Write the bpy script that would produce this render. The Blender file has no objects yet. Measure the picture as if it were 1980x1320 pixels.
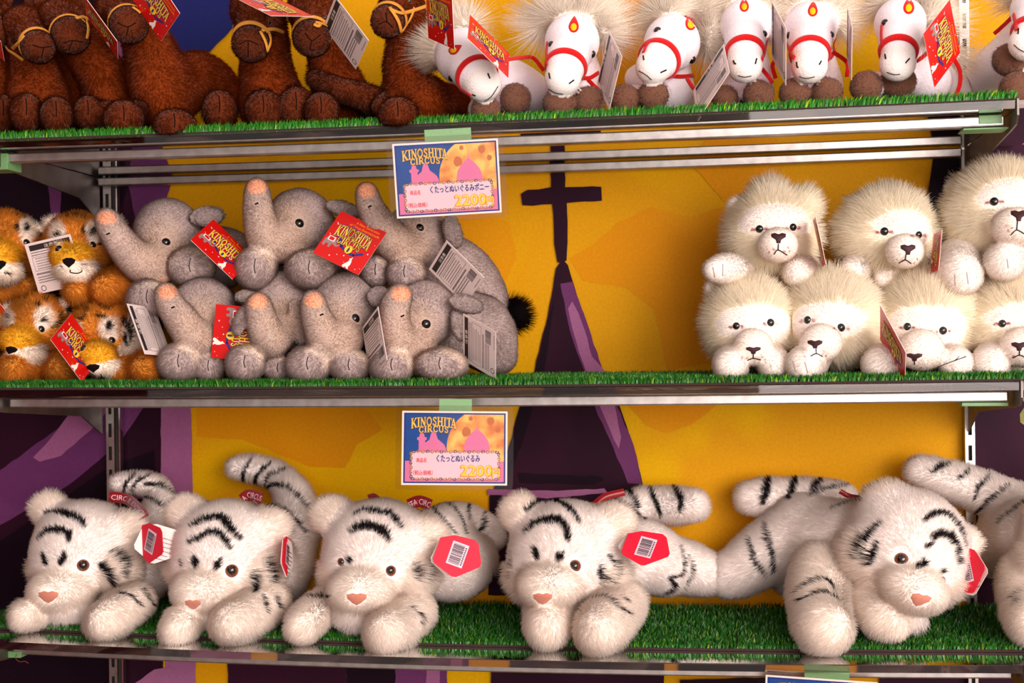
import bpy, math, random
import numpy as np
from mathutils import Vector, Matrix

random.seed(7)
RNG = np.random.default_rng(7)
SC = bpy.context.scene
COL = SC.collection

# ------------------------------------------------------------------ camera
CX, CY, CZ = 0.8709, -1.5104, 0.0728
YAW, PITCH, ROLL, FPX = 0.1517, 0.0013, -0.0135, 2500.0
Z_TOP, Z_MID, Z_LOW = 0.3079, 0.0, -0.3093       # undersides of the three front rails
SHELF_L = 1.2
WALL_Y = 0.285


def cam_axes():
    cy, sy = math.cos(YAW), math.sin(YAW)
    cp, sp = math.cos(PITCH), math.sin(PITCH)
    cr, sr = math.cos(ROLL), math.sin(ROLL)
    f = np.array([-sy * cp, cy * cp, sp])
    r = np.array([cy, sy, 0.0])
    u = np.cross(r, f)
    return cr * r + sr * u, -sr * r + cr * u, f


CR, CU, CF = cam_axes()
CAM = np.array([CX, CY, CZ])

cam = bpy.data.cameras.new('camera')
cam_o = bpy.data.objects.new('camera', cam)
COL.objects.link(cam_o)
cam.sensor_width = 36.0
cam.lens = FPX / 1980.0 * 36.0
cam.clip_start = 0.05
M = Matrix(((CR[0], CU[0], -CF[0], CX), (CR[1], CU[1], -CF[1], CY), (CR[2], CU[2], -CF[2], CZ), (0, 0, 0, 1)))
cam_o.matrix_world = M
cam.dof.use_dof = True
cam.dof.focus_distance = 1.56
cam.dof.aperture_fstop = 9.0
SC.camera = cam_o

# ------------------------------------------------------------------ light and exposure
SC.view_settings.view_transform = 'Standard'
SC.view_settings.look = 'None'
SC.view_settings.exposure = 0.12
SC.view_settings.gamma = 1.0
SC.view_settings.use_curve_mapping = False
SC.cycles_curves.shape = 'RIBBONS'
SC.cycles_curves.subdivisions = 1
SC.cycles.max_bounces = 14
SC.cycles.diffuse_bounces = 12
SC.cycles.transmission_bounces = 14
SC.cycles.transparent_max_bounces = 12
SC.cycles.sample_clamp_indirect = 6.0

world = bpy.data.worlds.new('daylight')
SC.world = world
world.use_nodes = True
wn = world.node_tree.nodes
wn['Background'].inputs[0].default_value = (1.0, 0.86, 0.80, 1)
wn['Background'].inputs[1].default_value = 0.72


def area(name, loc, target, size, size_y, power, color):
    d = bpy.data.lights.new(name, 'AREA')
    d.shape = 'RECTANGLE'
    d.size, d.size_y, d.energy, d.color = size, size_y, power, color
    o = bpy.data.objects.new(name, d)
    COL.objects.link(o)
    o.location = loc
    o.rotation_euler = (Vector(target) - Vector(loc)).to_track_quat('-Z', 'Y').to_euler()
    return o


area('tent_opening_light', (2.5, -2.2, 0.6), (0.75, 0.1, -0.08), 1.6, 1.5, 66, (1.0, 0.865, 0.80))
area('stall_front_light', (1.75, -3.0, 0.2), (0.75, 0.1, -0.05), 1.5, 1.6, 50, (1.0, 0.875, 0.84))


# ------------------------------------------------------------------ pixel to place
def at(px, py, y):
    """The point seen at a pixel of the 1980 x 1320 frame, at world depth y."""
    d = CF + CR * ((px - 990.0) / FPX) - CU * ((py - 660.0) / FPX)
    return CAM + d * ((y - CY) / d[1])


def ground(px, py, z):
    d = CF + CR * ((px - 990.0) / FPX) - CU * ((py - 660.0) / FPX)
    return CAM + d * ((z - CZ) / d[2])


def mpp(p):
    """Metres that one pixel spans at point p."""
    return float((np.asarray(p) - CAM) @ CF) / FPX


def norm(v):
    v = np.asarray(v, float)
    return v / (np.linalg.norm(v, axis=-1, keepdims=True) + 1e-12)


class Frame:
    """Axes s (viewer's right), u (up), f (towards the viewer) at a point, turned by yaw, pitch, roll."""

    def __init__(self, p, yaw=0, pitch=0, roll=0, R=1.0):
        self.o = np.asarray(p, float)
        f = norm(CAM - self.o)
        s = norm(np.cross(CU, f))
        u = np.cross(f, s)
        a, b, c = math.radians(yaw), math.radians(pitch), math.radians(roll)
        f, s = math.cos(a) * f + math.sin(a) * s, math.cos(a) * s - math.sin(a) * f
        f, u = math.cos(b) * f + math.sin(b) * u, math.cos(b) * u - math.sin(b) * f
        s, u = math.cos(c) * s + math.sin(c) * u, math.cos(c) * u - math.sin(c) * s
        self.s, self.u, self.f, self.R = s, u, f, R
        self.A = np.array([s, u, f])

    def pt(self, s, u, f):
        return self.o + self.R * (s * self.s + u * self.u + f * self.f)

    def pts(self, q):
        return self.o + self.R * (np.asarray(q, float) @ self.A)

    def loc(self, P):
        return ((P - self.o) @ self.A.T) / self.R

    def matrix(self):
        s, u, f, o = self.s, self.u, self.f, self.o
        return Matrix(((s[0], u[0], f[0], o[0]), (s[1], u[1], f[1], o[1]), (s[2], u[2], f[2], o[2]), (0, 0, 0, 1)))


# ------------------------------------------------------------------ objects
def new_mesh(name, verts, faces, mat=None, parent=None, smooth=False, cols=None):
    me = bpy.data.meshes.new(name)
    me.from_pydata([tuple(map(float, v)) for v in verts], [], [tuple(map(int, f)) for f in faces])
    if mat is not None:
        for m in (mat if isinstance(mat, (list, tuple)) else [mat]):
            me.materials.append(m)
    if smooth:
        me.polygons.foreach_set('use_smooth', [True] * len(me.polygons))
    return link(name, me, parent)


def fast_mesh(name, V, F, mat, parent=None, smooth=True, cols=None):
    """Mesh from numpy arrays: V n x 3, F m x k (k = 3 or 4)."""
    V = np.asarray(V, np.float32)
    F = np.asarray(F, np.int32)
    me = bpy.data.meshes.new(name)
    k = F.shape[1]
    me.vertices.add(len(V))
    me.vertices.foreach_set('co', V.ravel())
    me.loops.add(F.size)
    me.loops.foreach_set('vertex_index', F.ravel())
    me.polygons.add(len(F))
    me.polygons.foreach_set('loop_start', np.arange(0, F.size, k, dtype=np.int32))
    me.update(calc_edges=True)
    if smooth:
        me.polygons.foreach_set('use_smooth', np.ones(len(F), bool))
    if cols is not None:
        a = me.attributes.new('col', 'FLOAT_COLOR', 'POINT')
        c = np.ones((len(V), 4), np.float32)
        c[:, :3] = cols
        a.data.foreach_set('color', c.ravel())
    me.materials.append(mat)
    return link(name, me, parent)


def link(name, data, parent=None):
    o = bpy.data.objects.new(name, data)
    COL.objects.link(o)
    if parent is not None:
        o.parent = parent
        o.matrix_parent_inverse = Matrix.Identity(4)
        if parent.type == 'EMPTY' or True:
            o.matrix_parent_inverse = WORLD_INV.get(parent.name, Matrix.Identity(4))
    return o


WORLD_INV = {}


def thing(name, label, cat, loc=(0, 0, 0), group=None):
    o = bpy.data.objects.new(name, None)
    COL.objects.link(o)
    o.location = tuple(float(v) for v in loc)
    o.empty_display_size = 0.03
    o['label'] = label
    o['category'] = cat
    if group:
        o['group'] = group
    WORLD_INV[o.name] = Matrix.Translation(Vector(o.location)).inverted()
    return o


def tag(o, label, cat, group=None):
    o['label'] = label
    o['category'] = cat
    if group:
        o['group'] = group
    return o


class MB:
    """Collects simple shapes into one mesh."""

    def __init__(self):
        self.v, self.f, self.m = [], [], []

    def add(self, vs, fs, mi=0):
        b = len(self.v)
        self.v.extend([tuple(map(float, v)) for v in vs])
        self.f.extend([tuple(b + i for i in f) for f in fs])
        self.m.extend([mi] * len(fs))

    def box(self, lo, hi, mi=0):
        x0, y0, z0 = lo
        x1, y1, z1 = hi
        self.add([(x0, y0, z0), (x1, y0, z0), (x1, y1, z0), (x0, y1, z0), (x0, y0, z1), (x1, y0, z1), (x1, y1, z1), (x0, y1, z1)],
                 [(3, 2, 1, 0), (4, 5, 6, 7), (0, 1, 5, 4), (1, 2, 6, 5), (2, 3, 7, 6), (3, 0, 4, 7)], mi)

    def prism(self, poly, fr, z0, z1, mi=0):
        """A 2-D outline in the frame's s,u plane, from f = z0 to f = z1."""
        n = len(poly)
        a = [fr.pt(x, y, z0) for x, y in poly] + [fr.pt(x, y, z1) for x, y in poly]
        self.add(a, [tuple(range(n, 2 * n)), tuple(range(n - 1, -1, -1))] + [(i, (i + 1) % n, n + (i + 1) % n, n + i) for i in range(n)], mi)

    def build(self, name, mat, parent=None, smooth=False, bevel=0):
        o = new_mesh(name, self.v, self.f, mat, parent, smooth)
        if any(self.m):
            o.data.polygons.foreach_set('material_index', self.m)
        if bevel:
            b = o.modifiers.new('edge', 'BEVEL')
            b.width, b.segments, b.limit_method = bevel, 2, 'ANGLE'
        return o


def tube_geo(P, r, n=7, flat=1.0, N=None):
    """Swept tube along points P with radius r (scalar or per point); flat squeezes it along the normals N."""
    P = np.asarray(P, float)
    k = len(P)
    r = np.broadcast_to(np.asarray(r, float), (k,))
    T = norm(np.gradient(P, axis=0))
    if N is None:
        ref = np.array([0.3, 0.2, 0.93])
        N = np.cross(T, ref)
    N = norm(N - (N * T).sum(1, keepdims=True) * T)
    B = np.cross(T, N)
    th = np.linspace(0, 2 * math.pi, n, endpoint=False)
    V = (P[:, None] + r[:, None, None] * (np.cos(th)[None, :, None] * N[:, None] * flat + np.sin(th)[None, :, None] * B[:, None])).reshape(-1, 3)
    F = []
    for i in range(k - 1):
        for j in range(n):
            F.append((i * n + j, i * n + (j + 1) % n, (i + 1) * n + (j + 1) % n, (i + 1) * n + j))
    caps = [tuple(range(n - 1, -1, -1)), tuple((k - 1) * n + j for j in range(n))]
    return V, F, caps


def tube(name, P, r, mat, parent, n=7, flat=1.0, N=None):
    V, F, caps = tube_geo(P, r, n, flat, N)
    return new_mesh(name, V, F + caps, mat, parent, True)


def spline(pts, n):
    """Catmull-Rom through pts, n points."""
    P = np.asarray(pts, float)
    if len(P) == 2:
        t = np.linspace(0, 1, n)[:, None]
        return P[0] * (1 - t) + P[1] * t
    Q = np.vstack([2 * P[0] - P[1], P, 2 * P[-1] - P[-2]])
    out = []
    for t in np.linspace(0, len(P) - 1 - 1e-9, n):
        i = int(t)
        x = t - i
        a, b, c, d = Q[i], Q[i + 1], Q[i + 2], Q[i + 3]
        out.append(0.5 * (2 * b + (c - a) * x + (2 * a - 5 * b + 4 * c - d) * x * x + (3 * b - a - 3 * c + d) * x ** 3))
    return np.array(out)


def ellipsoid(name, fr, c, rad, mat, parent, seg=14, rings=9):
    V, F = [], []
    for i in range(rings + 1):
        a = math.pi * i / rings
        for j in range(seg):
            b = 2 * math.pi * j / seg
            V.append(fr.pt(c[0] + rad[0] * math.sin(a) * math.cos(b), c[1] + rad[1] * math.cos(a), c[2] + rad[2] * math.sin(a) * math.sin(b)))
    for i in range(rings):
        for j in range(seg):
            F.append((i * seg + j, i * seg + (j + 1) % seg, (i + 1) * seg + (j + 1) % seg, (i + 1) * seg + j))
    return new_mesh(name, V, F, mat, parent, True)


# ------------------------------------------------------------------ materials
def srgb(r, g, b):
    return tuple((c / 255 / 12.92) if c / 255 <= 0.04045 else ((c / 255 + 0.055) / 1.055) ** 2.4 for c in (r, g, b))


def mat_base(name):
    m = bpy.data.materials.new(name)
    m.use_nodes = True
    nt = m.node_tree
    return m, nt, nt.nodes['Principled BSDF']


def plain(name, col, rough=0.6, metal=0.0, noise=0.0, scale=60.0, bump=0.0, spec=0.5, coat=0.0, sheen=0.0):
    m, nt, p = mat_base(name)
    p.inputs['Roughness'].default_value = rough
    p.inputs['Metallic'].default_value = metal
    p.inputs['Specular IOR Level'].default_value = spec
    p.inputs['Coat Weight'].default_value = coat
    p.inputs['Sheen Weight'].default_value = sheen
    p.inputs['Base Color'].default_value = (*col, 1)
    if noise or bump:
        tc = nt.nodes.new('ShaderNodeTexCoord')
        nz = nt.nodes.new('ShaderNodeTexNoise')
        nz.inputs['Scale'].default_value = scale
        nz.inputs['Detail'].default_value = 4
        nt.links.new(tc.outputs['Object'], nz.inputs['Vector'])
        if noise:
            rp = nt.nodes.new('ShaderNodeMapRange')
            rp.inputs[1].default_value, rp.inputs[2].default_value = 0.3, 0.7
            rp.inputs[3].default_value, rp.inputs[4].default_value = 1 - noise, 1 + noise
            hs = nt.nodes.new('ShaderNodeHueSaturation')
            hs.inputs['Color'].default_value = (*col, 1)
            nt.links.new(nz.outputs['Fac'], rp.inputs[0])
            nt.links.new(rp.outputs[0], hs.inputs['Value'])
            nt.links.new(hs.outputs[0], p.inputs['Base Color'])
        if bump:
            bp = nt.nodes.new('ShaderNodeBump')
            bp.inputs['Strength'].default_value = bump
            bp.inputs['Distance'].default_value = 0.002
            nt.links.new(nz.outputs['Fac'], bp.inputs['Height'])
            nt.links.new(bp.outputs[0], p.inputs['Normal'])
    return m


def fur_skin():
    """Cloth under the pile: colour from the mesh attribute, nap as fine relief."""
    m, nt, p = mat_base('plush_cloth')
    at_ = nt.nodes.new('ShaderNodeAttribute')
    at_.attribute_name = 'col'
    tc = nt.nodes.new('ShaderNodeTexCoord')
    nz = nt.nodes.new('ShaderNodeTexNoise')
    nz.inputs['Scale'].default_value = 420
    nz.inputs['Detail'].default_value = 3
    bp = nt.nodes.new('ShaderNodeBump')
    bp.inputs['Strength'].default_value = 0.5
    bp.inputs['Distance'].default_value = 0.0012
    nt.links.new(tc.outputs['Object'], nz.inputs['Vector'])
    nt.links.new(nz.outputs['Fac'], bp.inputs['Height'])
    nt.links.new(bp.outputs[0], p.inputs['Normal'])
    nt.links.new(at_.outputs['Color'], p.inputs['Base Color'])
    p.inputs['Roughness'].default_value = 0.95
    p.inputs['Specular IOR Level'].default_value = 0.1
    p.inputs['Sheen Weight'].default_value = 0.15
    return m


def fur_hair():
    """Pile fibres: colour and root normal are stored on each fibre."""
    m = bpy.data.materials.new('plush_pile')
    m.use_nodes = True
    nt = m.node_tree
    nt.nodes.remove(nt.nodes['Principled BSDF'])
    a = nt.nodes.new('ShaderNodeAttribute')
    a.attribute_name = 'col'
    b = nt.nodes.new('ShaderNodeAttribute')
    b.attribute_name = 'root_normal'
    vt = nt.nodes.new('ShaderNodeVectorTransform')
    vt.vector_type = 'NORMAL'
    vt.convert_from, vt.convert_to = 'OBJECT', 'WORLD'
    d = nt.nodes.new('ShaderNodeBsdfDiffuse')
    t = nt.nodes.new('ShaderNodeBsdfTranslucent')
    mx = nt.nodes.new('ShaderNodeMixShader')
    mx.inputs[0].default_value = 0.45
    nt.links.new(b.outputs['Vector'], vt.inputs[0])
    nt.links.new(vt.outputs[0], d.inputs['Normal'])
    nt.links.new(a.outputs['Color'], d.inputs['Color'])
    nt.links.new(a.outputs['Color'], t.inputs['Color'])
    nt.links.new(d.outputs[0], mx.inputs[1])
    nt.links.new(t.outputs[0], mx.inputs[2])
    nt.links.new(mx.outputs[0], nt.nodes['Material Output'].inputs['Surface'])
    return m


SKIN, HAIR = fur_skin(), fur_hair()
EYE_BLACK = plain('black_glass_eye', (0.004, 0.003, 0.003), 0.05, spec=0.8)
EYE_BROWN = plain('brown_glass_iris', srgb(110, 52, 20), 0.08, spec=0.8)
STITCH = plain('black_thread', (0.008, 0.005, 0.005), 0.95, spec=0.05)
RED_FELT = plain('red_felt', srgb(205, 12, 14), 0.9, noise=0.12, scale=500, bump=0.4, spec=0.2, sheen=0.2)
YELLOW_FELT = plain('yellow_felt', srgb(238, 190, 20), 0.9, noise=0.1, scale=400, bump=0.4, spec=0.2)
TAN_TAPE = plain('yellow_cotton_tape', srgb(214, 146, 58), 0.9, noise=0.12, scale=600, bump=0.5, spec=0.2)
TAG_RED = plain('red_card', srgb(202, 15, 13), 0.35, spec=0.4)
TAG_PINK = plain('coral_card', srgb(222, 30, 58), 0.5, spec=0.2)
TAG_WHITE = plain('white_card', srgb(236, 218, 214), 0.5)
INK = plain('black_ink', srgb(38, 30, 32), 0.6)
INK_NAVY = plain('navy_ink', srgb(38, 38, 120), 0.5)
INK_YELLOW = plain('yellow_ink', srgb(246, 205, 40), 0.5)
INK_GREY = plain('grey_ink', srgb(150, 120, 120), 0.5)
INK_WHITE = plain('white_ink', srgb(250, 236, 226), 0.5)
INK_ORANGE = plain('orange_ink', srgb(250, 150, 20), 0.5)
INK_RED = plain('red_ink', srgb(214, 40, 60), 0.5)
INK_PINK = plain('pink_ink', srgb(216, 118, 166), 0.5, spec=0.2)
INK_GOLD = plain('gold_ink', srgb(184, 126, 36), 0.5)
INK_BLUE = plain('blue_ink', srgb(6, 70, 150), 0.5, spec=0.2, noise=0.15, scale=60)
INK_DARKBLUE = plain('dark_blue_ink', srgb(22, 44, 128), 0.5, spec=0.2)
INK_LILAC = plain('lilac_paper', srgb(232, 202, 216), 0.6, spec=0.2)
RIBBON = plain('red_satin', srgb(142, 8, 18), 0.3, spec=0.5, sheen=0.3)

# ------------------------------------------------------------------ plush bodies: blended blobs to mesh
def surface_nets(V, o, h):
    S = V < 0
    nx, ny, nz = V.shape
    off = [(i, j, k) for i in (0, 1) for j in (0, 1) for k in (0, 1)]
    cnt = sum(S[i:nx - 1 + i, j:ny - 1 + j, k:nz - 1 + k].astype(np.int8) for i, j, k in off)
    mask = (cnt > 0) & (cnt < 8)
    cells = np.argwhere(mask)
    idx = -np.ones(mask.shape, np.int32)
    idx[mask] = np.arange(len(cells))
    acc = np.zeros((len(cells), 3))
    n = np.zeros(len(cells))
    c = cells.T
    cv = {q: V[c[0] + q[0], c[1] + q[1], c[2] + q[2]] for q in off}
    for a in off:
        for d in range(3):
            if a[d] == 0:
                b = tuple(a[i] + (i == d) for i in range(3))
                va, vb = cv[a], cv[b]
                x = (va < 0) != (vb < 0)
                t = np.where(x, va / (va - vb + 1e-20), 0)
                p = np.array(a, float)[None] + t[:, None] * (np.array(b) - np.array(a))[None]
                acc += p * x[:, None]
                n += x
    P = o + h * (cells + acc / n[:, None])
    quads = []
    for d in range(3):
        e1, e2 = [(1, 2), (2, 0), (0, 1)][d]
        sl0 = [slice(None)] * 3
        sl1 = [slice(None)] * 3
        sl0[d], sl1[d] = slice(0, -1), slice(1, None)
        x = S[tuple(sl0)] != S[tuple(sl1)]
        q = np.argwhere(x)
        q = q[(q[:, e1] > 0) & (q[:, e2] > 0) & (q[:, e1] < V.shape[e1] - 1) & (q[:, e2] < V.shape[e2] - 1)]
        s = S[q[:, 0], q[:, 1], q[:, 2]]
        u1, u2 = np.eye(3, dtype=int)[e1], np.eye(3, dtype=int)[e2]

        def I(w):
            return idx[w[:, 0], w[:, 1], w[:, 2]]
        a, b, cc, dd = I(q - u1 - u2), I(q - u2), I(q), I(q - u1)
        f = np.stack([a, b, cc, dd], 1)
        f[~s] = f[~s][:, ::-1]
        quads.append(f)
    return P, np.vstack(quads)


BUILT = []
TURF_Y0 = {Z_TOP: -0.024, Z_MID: -0.02, Z_LOW: 0.028}


class Plush:
    def __init__(self):
        self.pr = []

    def e(self, c, axes, rad, tag='body', k=0.006):
        self.pr.append(('e', np.asarray(c, float), np.asarray(axes, float), np.asarray(rad, float), tag, k))

    def c(self, a, b, ra, rb, tag='body', k=0.006, t0=0.0, t1=1.0):
        self.pr.append(('c', np.asarray(a, float), np.asarray(b, float), (ra, rb), tag, k, t0, t1))

    def chain(self, pts, tag='body', k=0.006, n=None):
        """pts: (point, radius) list; splined into tapered capsules."""
        P = np.array([np.r_[p, r] for p, r in pts])
        m = n or max(2, 3 * (len(P) - 1) + 1)
        Q = spline(P, m)
        for i in range(m - 1):
            self.c(Q[i, :3], Q[i + 1, :3], Q[i, 3], Q[i + 1, 3], tag, k if i == 0 else 0.004, i / (m - 1), (i + 1) / (m - 1))

    def head_e(self, fr, c, rad, tag='head', k=0.006, rot=None):
        A = fr.A if rot is None else rot @ fr.A
        self.e(fr.pt(*c), A, np.asarray(rad) * fr.R, tag, k)

    @staticmethod
    def d1(p, P):
        if p[0] == 'e':
            q = (P - p[1]) @ p[2].T
            r = p[3]
            k0 = np.linalg.norm(q / r, axis=-1)
            k1 = np.linalg.norm(q / (r * r), axis=-1)
            return k0 * (k0 - 1) / (k1 + 1e-9)
        a, b, (ra, rb) = p[1], p[2], p[3]
        ab = b - a
        t = np.clip(((P - a) @ ab) / (ab @ ab + 1e-12), 0, 1)
        return np.linalg.norm(P - a - t[..., None] * ab, axis=-1) - (ra + (rb - ra) * t)

    @staticmethod
    def smin(a, b, k):
        h = np.maximum(k - np.abs(a - b), 0) / k
        return np.minimum(a, b) - h * h * k * 0.25

    def sdf(self, P):
        d = np.full(P.shape[:-1], 1e3)
        for p in self.pr:
            d = self.smin(d, self.d1(p, P), p[5])
        return d

    def near(self, P):
        """Index of the blob each point belongs to."""
        best = np.full(len(P), 1e3)
        idx = np.zeros(len(P), int)
        for i, p in enumerate(self.pr):
            d = self.d1(p, P)
            m = d < best
            best[m] = d[m]
            idx[m] = i
        return idx

    def along(self, P, idx):
        """Parameter along its chain for each point."""
        t = np.zeros(len(P))
        for i, p in enumerate(self.pr):
            if p[0] == 'c':
                m = idx == i
                if m.any():
                    ab = p[2] - p[1]
                    x = np.clip(((P[m] - p[1]) @ ab) / (ab @ ab + 1e-12), 0, 1)
                    t[m] = p[6] + (p[7] - p[6]) * x
        return t

    def bounds(self, p):
        if p[0] == 'e':
            ext = np.sqrt(((p[2] * p[3][:, None]) ** 2).sum(0))
            return p[1] - ext, p[1] + ext
        ra, rb = p[3]
        return np.minimum(p[1] - ra, p[2] - rb), np.maximum(p[1] + ra, p[2] + rb)

    def mesh(self, h=0.003):
        B = [self.bounds(p) for p in self.pr]
        lo = np.min([b[0] for b in B], 0) - 3 * h
        hi = np.max([b[1] for b in B], 0) + 3 * h
        N = np.ceil((hi - lo) / h).astype(int) + 1
        V = np.full(N, 1.0, np.float32)
        ax = [lo[i] + h * np.arange(N[i]) for i in range(3)]
        for p, b in zip(self.pr, B):
            mg = p[5] + 3 * h
            i0 = np.maximum(np.floor((b[0] - mg - lo) / h).astype(int), 0)
            i1 = np.minimum(np.ceil((b[1] + mg - lo) / h).astype(int) + 1, N)
            G = np.stack(np.meshgrid(*[ax[i][i0[i]:i1[i]] for i in range(3)], indexing='ij'), -1)
            sl = tuple(slice(i0[i], i1[i]) for i in range(3))
            V[sl] = self.smin(V[sl], self.d1(p, G), p[5])
        # soft toys press flat against those already placed and against the shelf
        for A in BUILT if hasattr(self, 'lo') else ():
            g = 0.0014
            i0 = np.maximum(np.floor((A.lo - 2 * g - lo) / h).astype(int), 0)
            i1 = np.minimum(np.ceil((A.hi + 2 * g - lo) / h).astype(int) + 1, N)
            if np.all(i1 > i0):
                G = np.stack(np.meshgrid(*[ax[i][i0[i]:i1[i]] for i in range(3)], indexing='ij'), -1)
                sl = tuple(slice(i0[i], i1[i]) for i in range(3))
                V[sl] = np.maximum(V[sl], g - A.sdf(G))
        if hasattr(self, 'lo'):
            zc = (self.lo[2] + self.hi[2]) / 2
            zk = max((z for z in (Z_LOW, Z_MID, Z_TOP) if z + .02 < zc), default=None)
            if zk is not None:
                fx = np.array([sag(zk, x) for x in ax[0]])[:, None]
                fy = np.where(ax[1] > TURF_Y0[zk] - .004, .0278, np.where(ax[1] > -.033, .0246, -1.0))[None, :]
                V = np.maximum(V, (zk + fx + fy)[:, :, None] - ax[2][None, None, :]).astype(np.float32)
            BUILT.append(self)
        self.V, self.F = surface_nets(V.astype(np.float64), lo, h)
        # two light smoothing passes
        P = self.V
        for _ in range(2):
            acc = np.zeros_like(P)
            n = np.zeros(len(P))
            for a in range(4):
                i, j = self.F[:, a], self.F[:, (a + 1) % 4]
                for x in range(3):
                    acc[:, x] += np.bincount(i, P[j, x], len(P)) + np.bincount(j, P[i, x], len(P))
                n += np.bincount(i, minlength=len(P)) + np.bincount(j, minlength=len(P))
            P = 0.5 * P + 0.5 * acc / n[:, None]
        self.V = P
        F = self.F
        fn = np.cross(P[F[:, 2]] - P[F[:, 0]], P[F[:, 3]] - P[F[:, 1]])
        vn = np.zeros_like(P)
        for a in range(4):
            for x in range(3):
                vn[:, x] += np.bincount(F[:, a], fn[:, x], len(P))
        self.N = norm(vn)
        self.area = np.linalg.norm(fn, axis=1) * 0.5
        return self

    def grad(self, P, h=0.0008):
        g = np.stack([self.sdf(P + h * e) - self.sdf(P - h * e) for e in np.eye(3)], -1)
        return norm(g)

    def snap(self, P, off=0.0, it=5):
        P = np.array(P, float)
        for _ in range(it):
            P = P - self.grad(P) * (self.sdf(P) - off)[:, None]
        return P

    def hit(self, fr, s, u, f0=2.2, off=0.0):
        """Surface point met from the front of a head frame at (s,u)."""
        o = fr.pt(s, u, f0)
        t = 0.0
        for _ in range(60):
            d = float(self.sdf((o - t * fr.f)[None])[0]) - off
            t += d * 0.8
            if abs(d) < 1e-5:
                break
        return o - t * fr.f

    def ring(self, c, a, b, n=40, off=0.0, span=(0, 360), tmax=1.0):
        """Closed or open loop of surface points around c in the plane of a and b."""
        th = np.radians(np.linspace(span[0], span[1], n))
        D = np.cos(th)[:, None] * a + np.sin(th)[:, None] * b
        t = np.zeros(n)
        for i in range(80):
            d = self.sdf(c + t[:, None] * D) - off
            t = t - np.clip(d, -0.004, 0.004) * 0.9
            t = np.clip(t, 0.001, tmax)
        return c + t[:, None] * D


def hair_object(name, roots, normals, dirs, lengths, cols, parent, r0=0.00026, bend=None, pts=3):
    n = len(roots)
    cu = bpy.data.hair_curves.new(name)
    cu.add_curves([pts] * n)
    T = np.linspace(0, 1, pts)
    P = roots[:, None] + dirs[:, None] * (lengths[:, None] * T[None])[..., None]
    if bend is not None:
        P = P + bend[:, None] * (lengths[:, None] * (T ** 2)[None])[..., None]
    cu.position_data.foreach_set('vector', P.astype(np.float32).ravel())
    ra = cu.attributes.get('radius') or cu.attributes.new('radius', 'FLOAT', 'POINT')
    rr = np.broadcast_to((r0 * (1 - 0.8 * T ** 1.5))[None], (n, pts)) if np.isscalar(r0) else r0[:, None] * (1 - 0.8 * T ** 1.5)[None]
    ra.data.foreach_set('value', np.ascontiguousarray(rr, np.float32).ravel())
    a = cu.attributes.new('col', 'FLOAT_COLOR', 'CURVE')
    c = np.ones((n, 4), np.float32)
    c[:, :3] = cols
    a.data.foreach_set('color', c.ravel())
    b = cu.attributes.new('root_normal', 'FLOAT_VECTOR', 'CURVE')
    b.data.foreach_set('vector', normals.astype(np.float32).ravel())
    cu.materials.append(HAIR)
    o = link(name, cu, parent)
    o['kind'] = 'stuff'
    HAIRS[0] += n
    return o


HAIRS = [0]


def grow(pl, parent, color, density, length, lay=0.5, comb=None, rnd=0.35, r0=0.00026, keep=None, name='fur', droop=0.3, pts=3, face=-0.35, jitter=0.10):
    """Pile on a plush: density per square metre, length(P, idx) in metres (0 = none), comb(P, idx, N) a lay direction."""
    F, P, N = pl.F, pl.V, pl.N
    view = norm(CAM - P.mean(0))
    cen = P[F].mean(1)
    fnv = norm(N[F].mean(1))
    vis = (fnv * norm(CAM - cen)).sum(1) > face
    w = pl.area * vis
    n = int(w.sum() * density)
    if n == 0:
        return None
    fi = RNG.choice(len(F), n, p=w / w.sum())
    a, b = RNG.random((2, n))
    q = F[fi]
    wts = np.stack([(1 - a) * (1 - b), a * (1 - b), a * b, (1 - a) * b], 1)[..., None]
    R = (P[q] * wts).sum(1)
    Nn = norm((N[q] * wts).sum(1))
    idx = pl.near(R)
    L = length(R, idx)
    m = L > 0.0004
    if keep is not None:
        m &= keep(R, idx)
    R, Nn, idx, L = R[m], Nn[m], idx[m], L[m]
    n = len(R)
    if n == 0:
        return None
    C = color(R, idx)
    C = np.clip(C * (1 + jitter * RNG.standard_normal((n, 1))), 0, 1)
    cb = np.tile(np.array([0, 0, -1.0]), (n, 1)) if comb is None else comb(R, idx, Nn)
    cb = cb - (cb * Nn).sum(1, keepdims=True) * Nn
    # clumpy wander: smooth pseudo-noise so neighbouring fibres lean together
    ph = R * 140.0
    wav = np.stack([np.sin(ph[:, 1] + 1.7 * np.sin(ph[:, 2])), np.sin(ph[:, 2] + 1.3 * np.sin(ph[:, 0])), np.sin(ph[:, 0] + 1.9 * np.sin(ph[:, 1]))], 1)
    d = norm(Nn * (1 - 0.55 * lay) + cb * lay + RNG.standard_normal((n, 3)) * rnd * 0.55 + wav * rnd * 0.5)
    dn = (d * Nn).sum(1, keepdims=True)
    d = norm(np.where(dn < 0.12, d + (0.12 - dn) * Nn, d))
    L = L * (0.65 + 0.7 * RNG.random(n))
    bend = cb * droop
    return hair_object(name, R - Nn * 0.0004, Nn, d, L, C, parent, r0, bend, pts)


def finish(pl, parent, color, h=0.003, name='body'):
    pl.mesh(h)
    idx = pl.near(pl.V)
    C = color(pl.V, idx)
    return fast_mesh(name, pl.V, pl.F, SKIN, parent, True, C)


def fnoise(P, s):
    """Cheap smooth noise in -1..1."""
    q = P * s
    return (np.sin(q[:, 0] * 1.0 + 2.1 * np.sin(q[:, 1] * 0.7)) + np.sin(q[:, 1] * 1.3 + 1.7 * np.sin(q[:, 2] * 0.9)) + np.sin(q[:, 2] * 1.1 + 1.9 * np.sin(q[:, 0] * 0.8))) / 3.0


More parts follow.
